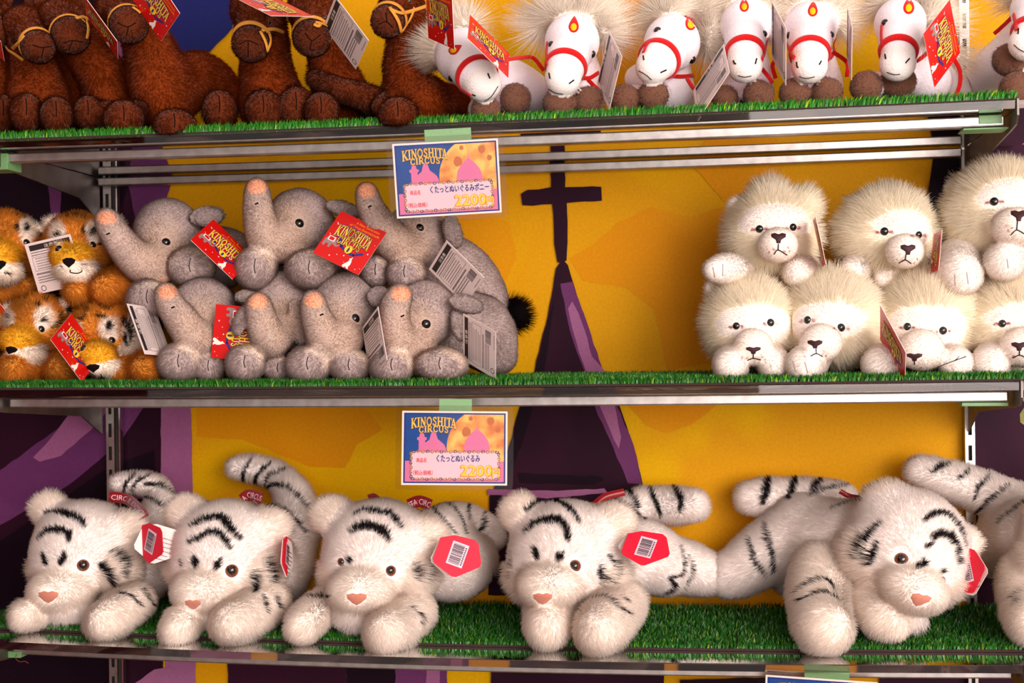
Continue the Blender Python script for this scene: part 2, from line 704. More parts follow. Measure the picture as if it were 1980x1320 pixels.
def seg_dist(p, poly):
    """Distance of 2-D points to a polyline."""
    d = np.full(len(p), 1e9)
    poly = np.asarray(poly, float)
    for a, b in zip(poly[:-1], poly[1:]):
        ab = b - a
        t = np.clip(((p - a) @ ab) / (ab @ ab + 1e-12), 0, 1)
        d = np.minimum(d, np.linalg.norm(p - a - t[:, None] * ab, axis=1))
    return d


def mix(a, b, t):
    t = np.clip(t, 0, 1)[:, None]
    return a * (1 - t) + np.asarray(b) * t

# ------------------------------------------------------------------ lettering
_TXT = {}


def text_geo(s, size=1.0, bold=0.0):
    """Flat glyph triangles of a string: (verts 2-D, faces, width)."""
    key = (s, bold)
    if key not in _TXT:
        cu = bpy.data.curves.new('glyphs', 'FONT')
        cu.body = s
        cu.size = 1.0
        cu.resolution_u = 2
        cu.offset = bold
        o = bpy.data.objects.new('glyphs', cu)
        COL.objects.link(o)
        dg = bpy.context.evaluated_depsgraph_get()
        me = bpy.data.meshes.new_from_object(o.evaluated_get(dg))
        v = np.array([x.co[:] for x in me.vertices])[:, :2] if len(me.vertices) else np.zeros((0, 2))
        f = [tuple(p.vertices) for p in me.polygons]
        bpy.data.objects.remove(o)
        bpy.data.curves.remove(cu)
        bpy.data.meshes.remove(me)
        if len(v):
            v = v - np.array([v[:, 0].min(), 0])
        _TXT[key] = (v, f)
    v, f = _TXT[key]
    return v * size, f, (v[:, 0].max() * size if len(v) else 0)


def put_text(mb, fr, s, x, y, z, size, mi=0, bold=0.0, width=None, center=False):
    """Bold strokes are the thin glyph set down several times with a small shift."""
    if bold:
        d = bold * size
        for i in range(8):
            put_text(mb, fr, s, x + d * math.cos(i * .7854), y + d * math.sin(i * .7854), z + i * 4e-6, size, mi, 0.0, width, center)
        return
    v, f, w = text_geo(s, size, 0.0)
    if width and w:
        v = v * np.array([width / w, 1])
        w = width
    if center:
        x -= w / 2
    mb.add([fr.pt(x + a, y + b, z) for a, b in v], f, mi)


GLYPH = {
    'K': (0.95, [([(.2, 0), (.2, 1)], .2), ([(.3, .45), (.78, .97)], .1), ([(.38, .55), (.82, .03)], .2), ([(.02, .03), (.4, .03)], .07), ([(.02, .97), (.4, .97)], .07), ([(.62, .97), (.95, .97)], .07), ([(.64, .03), (.98, .03)], .07)]),
    'I': (0.46, [([(.23, 0), (.23, 1)], .2), ([(.02, .03), (.44, .03)], .07), ([(.02, .97), (.44, .97)], .07)]),
    'N': (0.95, [([(.17, 0), (.17, 1)], .1), ([(.18, .95), (.76, .05)], .2), ([(.78, 0), (.78, 1)], .1), ([(.02, .03), (.34, .03)], .07), ([(.02, .97), (.3, .97)], .07), ([(.62, .97), (.95, .97)], .07)]),
    'O': (0.95, [([(.47 + .36 * math.cos(a), .5 + .43 * math.sin(a)) for a in np.linspace(0, 2 * math.pi, 17)], .17)]),
    'S': (0.72, [([(.6, .78), (.5, .92), (.34, .93), (.18, .83), (.17, .68), (.34, .55), (.5, .44), (.58, .3), (.52, .12), (.36, .06), (.2, .09), (.11, .24)], .16), ([(.62, .95), (.62, .7)], .06), ([(.1, .3), (.1, .05)], .06)]),
    'H': (1.0, [([(.22, 0), (.22, 1)], .2), ([(.78, 0), (.78, 1)], .2), ([(.22, .5), (.78, .5)], .1), ([(.02, .03), (.42, .03)], .07), ([(.02, .97), (.42, .97)], .07), ([(.58, .03), (.98, .03)], .07), ([(.58, .97), (.98, .97)], .07)]),
    'T': (0.85, [([(.42, 0), (.42, 1)], .2), ([(.04, .95), (.81, .95)], .1), ([(.06, .97), (.06, .72)], .07), ([(.79, .97), (.79, .72)], .07), ([(.22, .03), (.63, .03)], .07)]),
    'A': (0.98, [([(.16, 0), (.5, .98)], .1), ([(.48, .98), (.82, 0)], .2), ([(.25, .34), (.7, .34)], .08), ([(.02, .03), (.32, .03)], .07), ([(.62, .03), (.98, .03)], .07)]),
    'C': (0.85, [([(.73, .78), (.62, .91), (.44, .94), (.25, .84), (.15, .65), (.14, .4), (.24, .17), (.42, .06), (.6, .08), (.75, .25)], .17), ([(.75, .96), (.75, .66)], .06)]),
    'R': (0.92, [([(.2, 0), (.2, 1)], .2), ([(.2, .94), (.5, .94), (.66, .86), (.68, .7), (.6, .55), (.4, .49), (.2, .49)], .13), ([(.45, .48), (.78, .04)], .19), ([(.02, .03), (.4, .03)], .07), ([(.66, .03), (.94, .03)], .07)]),
    'U': (0.95, [([(.2, 1), (.2, .35), (.26, .15), (.42, .06), (.58, .08), (.7, .2), (.75, .38), (.75, 1)], .16), ([(.02, .97), (.4, .97)], .07), ([(.58, .97), (.93, .97)], .07)]),
}


def stroke_quads(poly, w):
    P = np.asarray(poly, float)
    out = []
    for i, (a, b) in enumerate(zip(P[:-1], P[1:])):
        d = (b - a) / (np.linalg.norm(b - a) + 1e-9)
        n = np.array([-d[1], d[0]]) * w / 2
        e = d * (w * 0.22 if len(P) > 2 else 0)
        out.append([a - n - e, b - n + e, b + n + e, a + n - e])
    return out


def logo(mb, fr, x0, y0, w, h, z, m_fill, m_edge, dz=0.00012):
    """KINOSHITA over CIRCUS, arched, with an edging round every letter."""
    def word(txt, xa, xb, ylo, yhi):
        tot = sum(GLYPH[c][0] for c in txt) + 0.04 * (len(txt) - 1) - .26 * txt.count('T')
        sc = (xb - xa) / tot
        x = xa
        for c in txt:
            gw, st = GLYPH[c]
            for lay, (extra, mi) in enumerate(((0.16, m_edge), (0.02, m_fill))):
                for poly, sw in st:
                    for q in stroke_quads(poly, sw + extra):
                        vs = []
                        for p in q:
                            X = x + p[0] * sc
                            t = (X - 0.0)
                            Y = ylo(t) + p[1] * (yhi(t) - ylo(t))
                            vs.append(fr.pt(x0 + X * w, y0 + Y * h, z + lay * dz))
                        mb.add(vs, [(0, 1, 2, 3)], mi)
            x += (gw + 0.04 - (.26 if c == 'T' else 0)) * sc
    word('KINOSHITA', 0, 1, lambda t: 0.36 + 0.2 * (1 - (2 * t - 1) ** 2) - 0.1, lambda t: 0.9 + 0.1 * (1 - (2 * t - 1) ** 2))
    word('CIRCUS', 0.17, 0.83, lambda t: 0.0 + 0.12 * (1 - (2 * t - 1) ** 2) - 0.06, lambda t: 0.3 + 0.16 * (1 - (2 * t - 1) ** 2))


ELEPHANT_OUT = [(0, .1), (.06, .0), (.16, 0), (.18, .28), (.34, .28), (.36, .02), (.48, .02), (.52, .36), (.6, .4), (.7, .3), (.82, .3), (.9, .4), (.97, .56), (1, .5), (1, .62), (.9, .62), (.82, .48), (.74, .5), (.76, .7), (.68, .84), (.54, .88), (.3, .9), (.1, .84), (.02, .62)]
SEAL_OUT = [(.1, 0), (.26, 0), (.36, .12), (.52, .0), (.7, .02), (.6, .14), (.66, .36), (.62, .6), (.52, .78), (.5, 1), (.4, .84), (.26, .78), (.36, .68), (.3, .5), (.12, .3), (.0, .1)]


def flat(mb, fr, poly, x, y, w, h, z, mi):
    mb.add([fr.pt(x + a * w, y + b * h, z) for a, b in poly], [tuple(range(len(poly)))], mi)


class Local:
    def pt(self, x, y, z):
        return (x, y, z)


LOC = Local()
TAG_W, TAG_H = 0.065, 0.062
_TAG = {}


def tag_meshes():
    if _TAG:
        return _TAG
    # card, slightly curved
    W, H, n = TAG_W, TAG_H, 6
    vs, fs, mi = [], [], []
    for i in range(n + 1):
        x = -W / 2 + W * i / n
        for y in (-H / 2, H / 2):
            for z in (0.0003, -0.0003):
                vs.append((x, y, z))
    for i in range(n):
        b = 4 * i
        fs += [(b, b + 4, b + 6, b + 2), (b + 1, b + 3, b + 7, b + 5), (b, b + 1, b + 5, b + 4), (b + 2, b + 6, b + 7, b + 3)]
        mi += [0, 1, 1, 1]
    fs += [(0, 2, 3, 1), (4 * n, 4 * n + 1, 4 * n + 3, 4 * n + 2)]
    mi += [1, 1]
    me = bpy.data.meshes.new('hang_tag')
    me.from_pydata(vs, [], fs)
    me.materials.append(TAG_RED)
    me.materials.append(TAG_WHITE)
    me.polygons.foreach_set('material_index', mi)
    _TAG['card'] = me
    mb = MB()
    z = 0.0005
    logo(mb, LOC, -W * .36, -H * .12, W * .74, H * .4, z + .0003, 0, 1)
    flat(mb, LOC, ELEPHANT_OUT, -W * .46, -H * .27, W * .34, H * .24, z, 2)
    flat(mb, LOC, [(0, 0), (1, 0), (1, 1), (0, 1)], -W * .41, -H * .13, W * .14, H * .1, z + .0001, 3)
    flat(mb, LOC, [(.15, .15), (.85, .15), (.85, .85), (.15, .85)], -W * .41, -H * .13, W * .14, H * .1, z + .0002, 6)
    flat(mb, LOC, SEAL_OUT, W * .12, -H * .49, W * .2, H * .26, z, 3)
    # banner under the word and the round emblem
    for q in stroke_quads([(-W * .2, -H * .02), (-W * .1, -H * .14), (W * .05, -H * .2), (W * .2, -H * .2), (W * .34, -H * .1)], H * .05):
        mb.add([(p[0], p[1], z) for p in q], [(0, 1, 2, 3)], 1)
    em = [(W * .06 + W * .075 * math.cos(a), -H * .14 + H * .085 * math.sin(a), z + .0004) for a in np.linspace(0, 2 * math.pi, 14, endpoint=False)]
    mb.add(em, [tuple(range(14))], 0)
    mb.add([(W * .06 + W * .075 * .5 * p[0], -H * .14 + H * .085 * p[1], z + .0005) for p in ((-.5, -.7), (.4, -.7), (.6, .1), (.1, .7), (-.5, .2))], [(0, 1, 2, 3, 4)], 5)
    # mast line with pennants above the word
    for q in stroke_quads([(-W * .2, H * .2), (-W * .12, H * .33), (0, H * .27), (W * .16, H * .22), (W * .24, H * .27)], H * .012):
        mb.add([(p[0], p[1], z) for p in q], [(0, 1, 2, 3)], 1)
    put_text(mb, LOC, 'A New Generation', -W * .1, H * .39, z, .0047, 4, width=W * .5)
    put_text(mb, LOC, 'of Circus Entertainment', -W * .2, H * .31, z, .0047, 4, width=W * .64)
    rr = random.Random(3)
    for _ in range(34):
        x, y = rr.uniform(-.46, .46) * W, rr.uniform(-.46, .46) * H
        if -.4 * W < x < .4 * W and -.2 * H < y < .42 * H:
            continue
        r = rr.choice((.0004, .0006, .0009))
        mb.add([(x + r * math.cos(a), y + r * math.sin(a), z) for a in np.linspace(0, 2 * math.pi, 6, endpoint=False)], [tuple(range(6))], 3)
    me = bpy.data.meshes.new('printed_front')
    me.from_pydata(mb.v, [], mb.f)
    for m in (INK_YELLOW, INK_NAVY, INK_GREY, INK_WHITE, INK_ORANGE, INK_NAVY, TAG_RED):
        me.materials.append(m)
    me.polygons.foreach_set('material_index', mb.m)
    _TAG['front'] = me
    mb = MB()
    mb.add([(-W * .42, H * .34, z), (W * .46, H * .34, z), (W * .46, H * .45, z), (-W * .42, H * .45, z)], [(0, 1, 2, 3)], 0)
    put_text(mb, LOC, '注意書', -W * .1, H * .365, z + .0002, .0045, 1, width=W * .3)
    rr = random.Random(5)

    def dashes(y, x0, x1, hgt):
        x = x0
        while x < x1:
            w = rr.uniform(.0008, .0018)
            mb.add([(x, y, z), (min(x + w, x1), y, z), (min(x + w, x1), y + hgt, z), (x, y + hgt, z)], [(0, 1, 2, 3)], 2)
            x += w + .0005
    for y in (.29, .24):
        dashes(y * H, -W * .42, W * .4, .0012)
    for y in (.17, .12, .07, .02, -.03):
        dashes(y * H, -W * .36, W * .36 * rr.uniform(.6, 1), .0009)
    for q in stroke_quads([(-W * .42, H * .21), (W * .43, H * .21), (W * .43, -H * .06), (-W * .42, -H * .06), (-W * .42, H * .21)], .0004):
        mb.add([(p[0], p[1], z) for p in q], [(0, 1, 2, 3)], 2)
    for y, hh in ((-.14, .0022), (-.2, .0012), (-.25, .0012), (-.3, .0012)):
        dashes(y * H, -W * .42, W * .14 if y < -.15 else W * .3, hh)
    x = W * .16
    while x < W * .42:
        w = rr.choice((.0003, .0005, .0008))
        mb.add([(x, -H * .36, z), (x + w, -H * .36, z), (x + w, -H * .19, z), (x, -H * .19, z)], [(0, 1, 2, 3)], 0)
        x += w + rr.choice((.0003, .0006))
    em = [(-W * .36 + W * .05 * math.cos(a), -H * .41 + W * .05 * math.sin(a)) for a in np.linspace(0, 2 * math.pi, 13)]
    for q in stroke_quads(em, .0008):
        mb.add([(p[0], p[1], z) for p in q], [(0, 1, 2, 3)], 0)
    dashes(-H * .46, W * .1, W * .4, .0008)
    me = bpy.data.meshes.new('printed_back')
    me.from_pydata(mb.v, [], mb.f)
    for m in (INK, INK_WHITE, plain('faded_ink', srgb(96, 80, 84), 0.6)):
        me.materials.append(m)
    me.polygons.foreach_set('material_index', mb.m)
    _TAG['back'] = me
    return _TAG


def hang_tag(parent, tl, tr, bl, y, side='front', sgn=1, cr=None, loop=None):
    """Printed swing tag of a toy: red front, white back. tl, tr, bl: three corners of the card face one sees, as pixels, in reading order."""
    T = tag_meshes()
    c = (np.array(tr, float) + np.array(bl, float)) / 2
    if cr is not None:
        q = [np.array(cr.p(*p)) for p in (tl, tr, bl)]
        c = np.array(cr.p(*c))
    else:
        q = [np.array(p, float) for p in (tl, tr, bl)]
    base = Frame(at(c[0], c[1], y))
    m = mpp(base.o)
    e1 = (q[1] - q[0]) * m * np.array([1, -1])
    e2 = (q[0] - q[2]) * m * np.array([1, -1])
    a_, b_, c_ = e1 @ e1, e2 @ e2, e1 @ e2
    W2, H2 = TAG_W ** 2, TAG_H ** 2
    # (k W2 - a)(k H2 - b) = c^2
    A, B, Cc = W2 * H2, -(a_ * H2 + b_ * W2), a_ * b_ - c_ * c_
    k = (-B + math.sqrt(max(B * B - 4 * A * Cc, 0))) / (2 * A)
    z1 = math.sqrt(max(k * W2 - a_, 0))
    z2 = math.sqrt(max(k * H2 - b_, 0))
    if c_ > 0:
        z2 = -z2
    z1, z2 = z1 * sgn, z2 * sgn
    ax = norm(e1[0] * base.s + e1[1] * base.u + z1 * base.f)
    ay = norm(e2[0] * base.s + e2[1] * base.u + z2 * base.f)
    az = norm(np.cross(ax, ay))
    ay = np.cross(az, ax)
    o = base.o
    sc = math.sqrt(k)
    Mw = Matrix(((ax[0], ay[0], az[0], o[0]), (ax[1], ay[1], az[1], o[1]), (ax[2], ay[2], az[2], o[2]), (0, 0, 0, 1))) @ Matrix.Scale(sc, 4)
    flip = Matrix.Rotation(math.pi, 4, 'Y')
    card = link('hang_tag', T['card'], parent)
    card.matrix_basis = Mw @ flip if side == 'back' else Mw
    card['label'] = 'white printed back of a red swing tag' if side == 'back' else 'red swing tag with yellow lettering'
    f_ = link('printed_front', T['front'], card)
    b_ = link('printed_back', T['back'], card)
    b_.matrix_basis = flip
    for x in (f_, b_):
        x.matrix_parent_inverse = Matrix.Identity(4)
    return sc


NYLON = plain('clear_nylon', srgb(235, 215, 205), 0.3)


def pet_tag(parent, px, py, y, yaw=0, pitch=0, roll=0, edge=False, leaf=(6, -8), size=1.0):
    """Coral five-sided tag with a barcode sticker over a white second leaf."""
    fr = Frame(at(px, py, y), yaw, pitch, roll)
    S = 0.024 * size
    out = [(-.95, .75), (-.3, 1.0), (.75, .98), (.98, .8), (1.3, -.1), (1.25, -.3), (.2, -1.0), (0, -1.02), (-1.0, -.55), (-1.1, -.35)]
    mb = MB()
    mb.prism([(a * S, b * S) for a, b in out], fr, -.0003, .0003, 0)
    card = mb.build('hang_tag', TAG_PINK, parent)
    card['label'] = 'coral red card tag'
    mb = MB()
    f2 = Frame(fr.o, yaw + leaf[0], pitch + leaf[1], roll - 4)
    f2.o = fr.pt(-1.0 * S, .8 * S, -.0012) - f2.s * (-1.0 * S) - f2.u * (.8 * S)
    mb.prism([(a * S, b * S) for a, b in out], f2, -.0003, .0003, 0)
    dr = random.Random(4)
    for k in range(6):
        y0 = (-.75 + .22 * k) * S
        x = (-.3 - .12 * k) * S
        while x < 1.05 * S - abs(y0) * .6:
            w = dr.uniform(.0006, .0014)
            mb.add([f2.pt(x, y0, .0005), f2.pt(x + w, y0, .0005), f2.pt(x + w, y0 + .0012, .0005), f2.pt(x, y0 + .0012, .0005)], [(0, 1, 2, 3)], 1)
            x += w + .0006
    o = mb.build('tag_leaf', [TAG_WHITE, INK], parent)
    o['label'] = 'white printed inner leaf of the tag'
    mb = MB()
    st = Frame(fr.pt(0.05 * S, 0.1 * S, 0.0006), yaw, pitch, roll - 8)
    w, h = .42 * S, .58 * S
    mb.add([st.pt(-w, -h, 0), st.pt(w, -h, 0), st.pt(w, h, 0), st.pt(-w, h, 0)], [(0, 1, 2, 3)], 0)
    yy = -h * .85
    rr = random.Random(9)
    while yy < h * .85:
        t = rr.choice((.0004, .0006, .0011))
        mb.add([st.pt(-w * .8, yy, .0003), st.pt(w * .55, yy, .0003), st.pt(w * .55, yy + t, .0003), st.pt(-w * .8, yy + t, .0003)], [(0, 1, 2, 3)], 1)
        yy += t + rr.choice((.0004, .0008))
    for k in range(9):
        yy = -h * .8 + k * h * .18
        mb.add([st.pt(w * .66, yy, .0003), st.pt(w * .86, yy, .0003), st.pt(w * .86, yy + h * .1, .0003), st.pt(w * .66, yy + h * .1, .0003)], [(0, 1, 2, 3)], 1)
    s = mb.build('barcode_sticker', [INK_LILAC, INK], card)
    s['label'] = 'white barcode sticker'
    return fr


# ------------------------------------------------------------------ structure: mural wall, uprights, shelves
def mural_material(name, c1, c2, scale=2.2, lo=0.45, hi=0.6, weave=True, third=None):
    m, nt, p = mat_base(name)
    tc = nt.nodes.new('ShaderNodeTexCoord')
    nz = nt.nodes.new('ShaderNodeTexNoise')
    nz.inputs['Scale'].default_value = scale
    nz.inputs['Detail'].default_value = 2
    nz.inputs['Distortion'].default_value = 0.6
    nt.links.new(tc.outputs['Object'], nz.inputs['Vector'])
    cr = nt.nodes.new('ShaderNodeValToRGB')
    cr.color_ramp.elements[0].position, cr.color_ramp.elements[1].position = lo, hi
    cr.color_ramp.elements[0].color = (*c1, 1)
    cr.color_ramp.elements[1].color = (*c2, 1)
    nt.links.new(nz.outputs['Fac'], cr.inputs[0])
    n2 = nt.nodes.new('ShaderNodeTexNoise')
    n2.inputs['Scale'].default_value = 260
    n2.inputs['Detail'].default_value = 2
    nt.links.new(tc.outputs['Object'], n2.inputs['Vector'])
    mr = nt.nodes.new('ShaderNodeMapRange')
    mr.inputs[1].default_value, mr.inputs[2].default_value = 0.3, 0.7
    mr.inputs[3].default_value, mr.inputs[4].default_value = 0.94, 1.06
    nt.links.new(n2.outputs['Fac'], mr.inputs[0])
    hs = nt.nodes.new('ShaderNodeHueSaturation')
    nt.links.new(cr.outputs[0], hs.inputs['Color'])
    nt.links.new(mr.outputs[0], hs.inputs['Value'])
    nt.links.new(hs.outputs[0], p.inputs['Base Color'])
    p.inputs['Roughness'].default_value = 0.55
    p.inputs['Specular IOR Level'].default_value = 0.08
    return m


YEL = mural_material('mural_yellow', srgb(222, 170, 0), srgb(215, 153, 8), 3.0, 0.42, 0.5)
ORA = mural_material('mural_orange', srgb(214, 140, 6), srgb(216, 146, 10), 6)
DRK = mural_material('mural_dark_plum', srgb(40, 13, 30), srgb(50, 18, 38), 4)
BLK = mural_material('mural_deep_plum', srgb(22, 8, 20), srgb(28, 11, 24), 4)
PUR = mural_material('mural_purple', srgb(96, 46, 92), srgb(106, 54, 100), 5)
LAV = mural_material('mural_lavender', srgb(148, 88, 130), srgb(156, 98, 138), 5)
NAV = mural_material('mural_navy', srgb(30, 34, 92), srgb(40, 34, 96), 5)

wall = MB()
wall.box((-0.9, WALL_Y, -1.2), (2.1, WALL_Y + 0.02, 0.75))
wall_o = wall.build('wall_back', YEL)
wall_o['kind'] = 'structure'
fl = MB()
fl.box((-0.9, -3.4, -1.24), (2.1, WALL_Y + 0.02, -1.2))
fl_o = fl.build('floor', plain('stall_floor', srgb(120, 100, 88), 0.8, noise=0.15, scale=8))
fl_o['kind'] = 'structure'
MURAL_N = [0]


def paint(name, mat, pts, wob=0.0016, smooth=False):
    """A flat printed shape of the mural, outlined by pixels on the wall."""
    MURAL_N[0] += 1
    y = WALL_Y - 0.0002 * MURAL_N[0]
    P = np.array([at(a, b, WALL_Y) for a, b in pts])
    Q = []
    n = len(P)
    rr = random.Random(len(name) + n)
    for i in range(n):
        a, b = P[i], P[(i + 1) % n]
        m = max(1, int(np.linalg.norm(b - a) / 0.012))
        for j in range(m):
            q = a + (b - a) * j / m
            Q.append((q[0] + rr.uniform(-wob, wob) * .5, y, q[2] + rr.uniform(-wob, wob) * .5))
    o = new_mesh(name, Q, [tuple(range(len(Q)))], mat, wall_o)
    # tessellate the outline (concave) and face the viewer
    import bmesh
    bm = bmesh.new()
    bm.from_mesh(o.data)
    bmesh.ops.triangulate(bm, faces=bm.faces[:], ngon_method='EAR_CLIP')
    for f in bm.faces:
        if f.normal.y > 0:
            f.normal_flip()
    bm.to_mesh(o.data)
    bm.free()
    return o


# warm cloud patches
paint('painted_cloud', ORA, [(380, 780), (700, 780), (740, 830), (690, 860), (668, 905), (600, 902), (545, 880), (470, 850), (380, 845)])
paint('painted_cloud', ORA, [(1195, 430), (1260, 400), (1330, 420), (1400, 400), (1420, 560), (1380, 700), (1290, 715), (1265, 600), (1210, 555), (1130, 545), (1100, 500), (1150, 470)])
paint('painted_cloud', ORA, [(1210, 780), (1390, 780), (1340, 820), (1290, 838), (1250, 822)])
paint('painted_cloud', ORA, [(860, 380), (985, 430), (1000, 500), (970, 560), (900, 540)])
paint('painted_cloud', ORA, [(1160, -40), (1420, -40), (1440, 90), (1250, 230), (1120, 200), (1140, 60)])
paint('painted_cloud', ORA, [(1330, 310), (1520, 300), (1490, 370), (1400, 390)])
# left tower in dark plum with lavender edge
paint('painted_tower', DRK, [(-500, -300), (316, -300), (316, 2700), (-500, 2700)])
paint('painted_tower', BLK, [(-500, -100), (250, -100), (270, 300), (225, 430), (215, 560), (220, 700), (120, 760), (-500, 960)])
paint('painted_tower', BLK, [(-20, 1060), (215, 900), (300, 870), (300, 960), (210, 1010), (205, 2700), (-20, 2700)])
paint('painted_edge', PUR, [(238, 300), (330, 300), (335, 345), (310, 420), (295, 560), (300, 700), (245, 700), (232, 560), (262, 420)])
paint('painted_edge', LAV, [(312, 690), (368, 690), (374, 960), (376, 1170), (380, 1330), (382, 2700), (330, 2700), (320, 1170), (312, 960), (250, 965), (312, 915)])
paint('painted_beam', PUR, [(190, 770), (290, 770), (230, 860), (130, 940), (10, 1010), (-200, 1130), (-200, 1030), (0, 910), (110, 830)])
paint('painted_beam', LAV, [(160, 770), (222, 780), (178, 830), (120, 880), (78, 893), (66, 884), (90, 858)])
paint('painted_beam', PUR, [(88, 300), (122, 300), (118, 440), (104, 440)])
paint('painted_beam', LAV, [(262, 1320), (300, 1292), (335, 1288), (332, 2700), (200, 2700)])
# night sky at upper left
paint('painted_sky', NAV, [(300, -150), (455, -150), (452, 55), (408, 100), (345, 106), (300, 60)])
paint('painted_edge', LAV, [(228, 80), (252, 86), (262, 140), (250, 150), (226, 100)])
# centre tower: finial, spire and walls
paint('painted_finial', DRK, [(1062, 255), (1092, 255), (1093, 362), (1163, 361), (1164, 388), (1096, 393), (1099, 450), (1097, 504), (1079, 508), (1072, 470), (1069, 396), (1012, 398), (1007, 376), (1020, 368), (1066, 363)])
paint('painted_spire', DRK, [(1088, 500), (1098, 512), (1112, 556), (1140, 640), (1166, 715), (1200, 790), (1232, 880), (1248, 960), (1262, 1150), (945, 1150), (948, 960), (980, 880), (1004, 790), (1034, 715), (1060, 610), (1076, 520)])
paint('painted_spire_shade', BLK, [(1074, 575), (1054, 715), (1030, 790), (1010, 860), (970, 950), (955, 1000), (945, 1140), (950, 960), (982, 880), (1006, 790), (1036, 715), (1058, 625)])
paint('painted_spire_shade', BLK, [(1000, 914), (1160, 920), (1170, 928), (1150, 936), (1005, 934)])
paint('painted_spire_light', PUR, [(1085, 548), (1108, 545), (1138, 630), (1166, 715), (1200, 800), (1226, 860), (1243, 935), (1214, 934), (1180, 850), (1150, 786), (1130, 715), (1102, 640)])
paint('painted_spire_light', LAV, [(1099, 596), (1108, 583), (1120, 605), (1146, 690), (1168, 716), (1188, 780), (1202, 845), (1196, 866), (1174, 816), (1132, 715), (1108, 640)])
paint('painted_edge', LAV, [(945, 944), (1060, 948), (1170, 944), (1176, 952), (1060, 962), (945, 955)])
paint('painted_plinth', DRK, [(443, 1270), (672, 1270), (672, 2700), (443, 2700)])
paint('painted_plinth', BLK, [(672, 1270), (766, 1270), (766, 2700), (672, 2700)])
paint('painted_plinth', PUR, [(766, 1270), (866, 1270), (862, 2700), (766, 2700)])
paint('painted_plinth', LAV, [(826, 1270), (852, 1270), (852, 2700), (826, 2700)])
paint('painted_plinth', DRK, [(950, 1270), (1284, 1270), (1284, 2700), (965, 2700)])
paint('painted_plinth', BLK, [(1316, 1312), (1500, 1307), (1500, 2700), (1316, 2700)])
paint('painted_plinth', DRK, [(1700, 1270), (1868, 1270), (1868, 2700), (1700, 2700)])
# right tower
paint('painted_tower', DRK, [(1868, 238), (2400, 238), (2400, 2700), (1868, 2700)])
paint('painted_tower', BLK, [(1803, 300), (1868, 300), (1868, 470), (1815, 470), (1796, 430), (1794, 365)])
paint('painted_edge', LAV, [(1905, 283), (1985, 276), (1985, 279), (1905, 287)])


def galv(name, c, rough, scale=70.0):
    m, nt, p = mat_base(name)
    tc = nt.nodes.new('ShaderNodeTexCoord')
    nz = nt.nodes.new('ShaderNodeTexNoise')
    nz.inputs['Scale'].default_value = scale
    nz.inputs['Detail'].default_value = 6
    nt.links.new(tc.outputs['Object'], nz.inputs['Vector'])
    cr = nt.nodes.new('ShaderNodeValToRGB')
    cr.color_ramp.elements[0].position, cr.color_ramp.elements[1].position = 0.3, 0.7
    cr.color_ramp.elements[0].color = (*[x * .7 for x in c], 1)
    cr.color_ramp.elements[1].color = (*c, 1)
    nt.links.new(nz.outputs['Fac'], cr.inputs[0])
    nt.links.new(cr.outputs[0], p.inputs['Base Color'])
    p.inputs['Metallic'].default_value = 1.0
    p.inputs['Roughness'].default_value = rough
    return m


STEEL = galv('galvanised_steel', (0.50, 0.47, 0.45), 0.36)
DULL = galv('dull_steel', (0.20, 0.175, 0.165), 0.5, 40)
CHROME = galv('bright_trim', (0.8, 0.78, 0.76), 0.18)
GAP_SHADE = plain('gap_shade', (0.02, 0.012, 0.012), 0.7)  # near-black colour standing in for the shade inside slots and side gap
GREEN_TAPE = plain('green_tape', srgb(104, 150, 96), 0.45, noise=0.08, scale=300)


def glass_mat():
    m, nt, p = mat_base('shelf_glass')
    p.inputs['Base Color'].default_value = (0.42, 0.33, 0.29, 1)
    p.inputs['Transmission Weight'].default_value = 1.0
    p.inputs['Roughness'].default_value = 0.02
    p.inputs['IOR'].default_value = 1.5
    return m


GLASS = glass_mat()

for nm, xc, z0, z1, flip in (('left', 0.0045, -0.75, 0.75, 1), ('right', 1.2085, -0.75, 0.75, -1)):
    t = thing('shelf_upright', 'slotted steel upright on the mural wall at the %s end of the shelves' % nm, 'upright', (xc, 0.27, 0), 'slotted uprights')
    mb = MB()
    y0, y1 = 0.2655, 0.2672
    w, sw = 0.0062, 0.0024
    mb.box((xc - w, y0, z0), (xc - sw, y1, z1))
    mb.box((xc + sw, y0, z0), (xc + w, y1, z1))
    z = z0 + 0.01
    while z < z1 - 0.03:
        mb.box((xc - sw, y0, z), (xc + sw, y1, z + 0.0135))
        z += 0.0335
    mb.box((xc - w, y1, z0), (xc - w + 0.0015, WALL_Y - 0.008, z1))
    mb.box((xc + w - 0.0015, y1, z0), (xc + w, WALL_Y - 0.008, z1))
    mb.build('slotted_face', STEEL, t)
    mb = MB()
    mb.box((xc - w + .0016, WALL_Y - 0.0125, z0), (xc + w - .0016, WALL_Y - 0.0085, z1))
    mb.build('channel_back', GAP_SHADE, t)
    if flip > 0:
        mb = MB()
        mb.box((xc + w + .0006, 0.268, z0), (xc + w + .0062, WALL_Y - 0.0085, z1))
        mb.build('gap_shade_strip', GAP_SHADE, t)  # solid strip painted dark in place of the shaded gap beside the trim
        mb = MB()
        mb.box((xc + w + .0064, 0.267, z0), (xc + w + .0086, WALL_Y - 0.0085, z1))
        mb.build('trim_strip', CHROME, t)

SAG = {}


def sag(zk, x):
    s = SAG[zk]
    return -s * max(0.0, 1 - ((x - 0.6) / 0.6) ** 2)


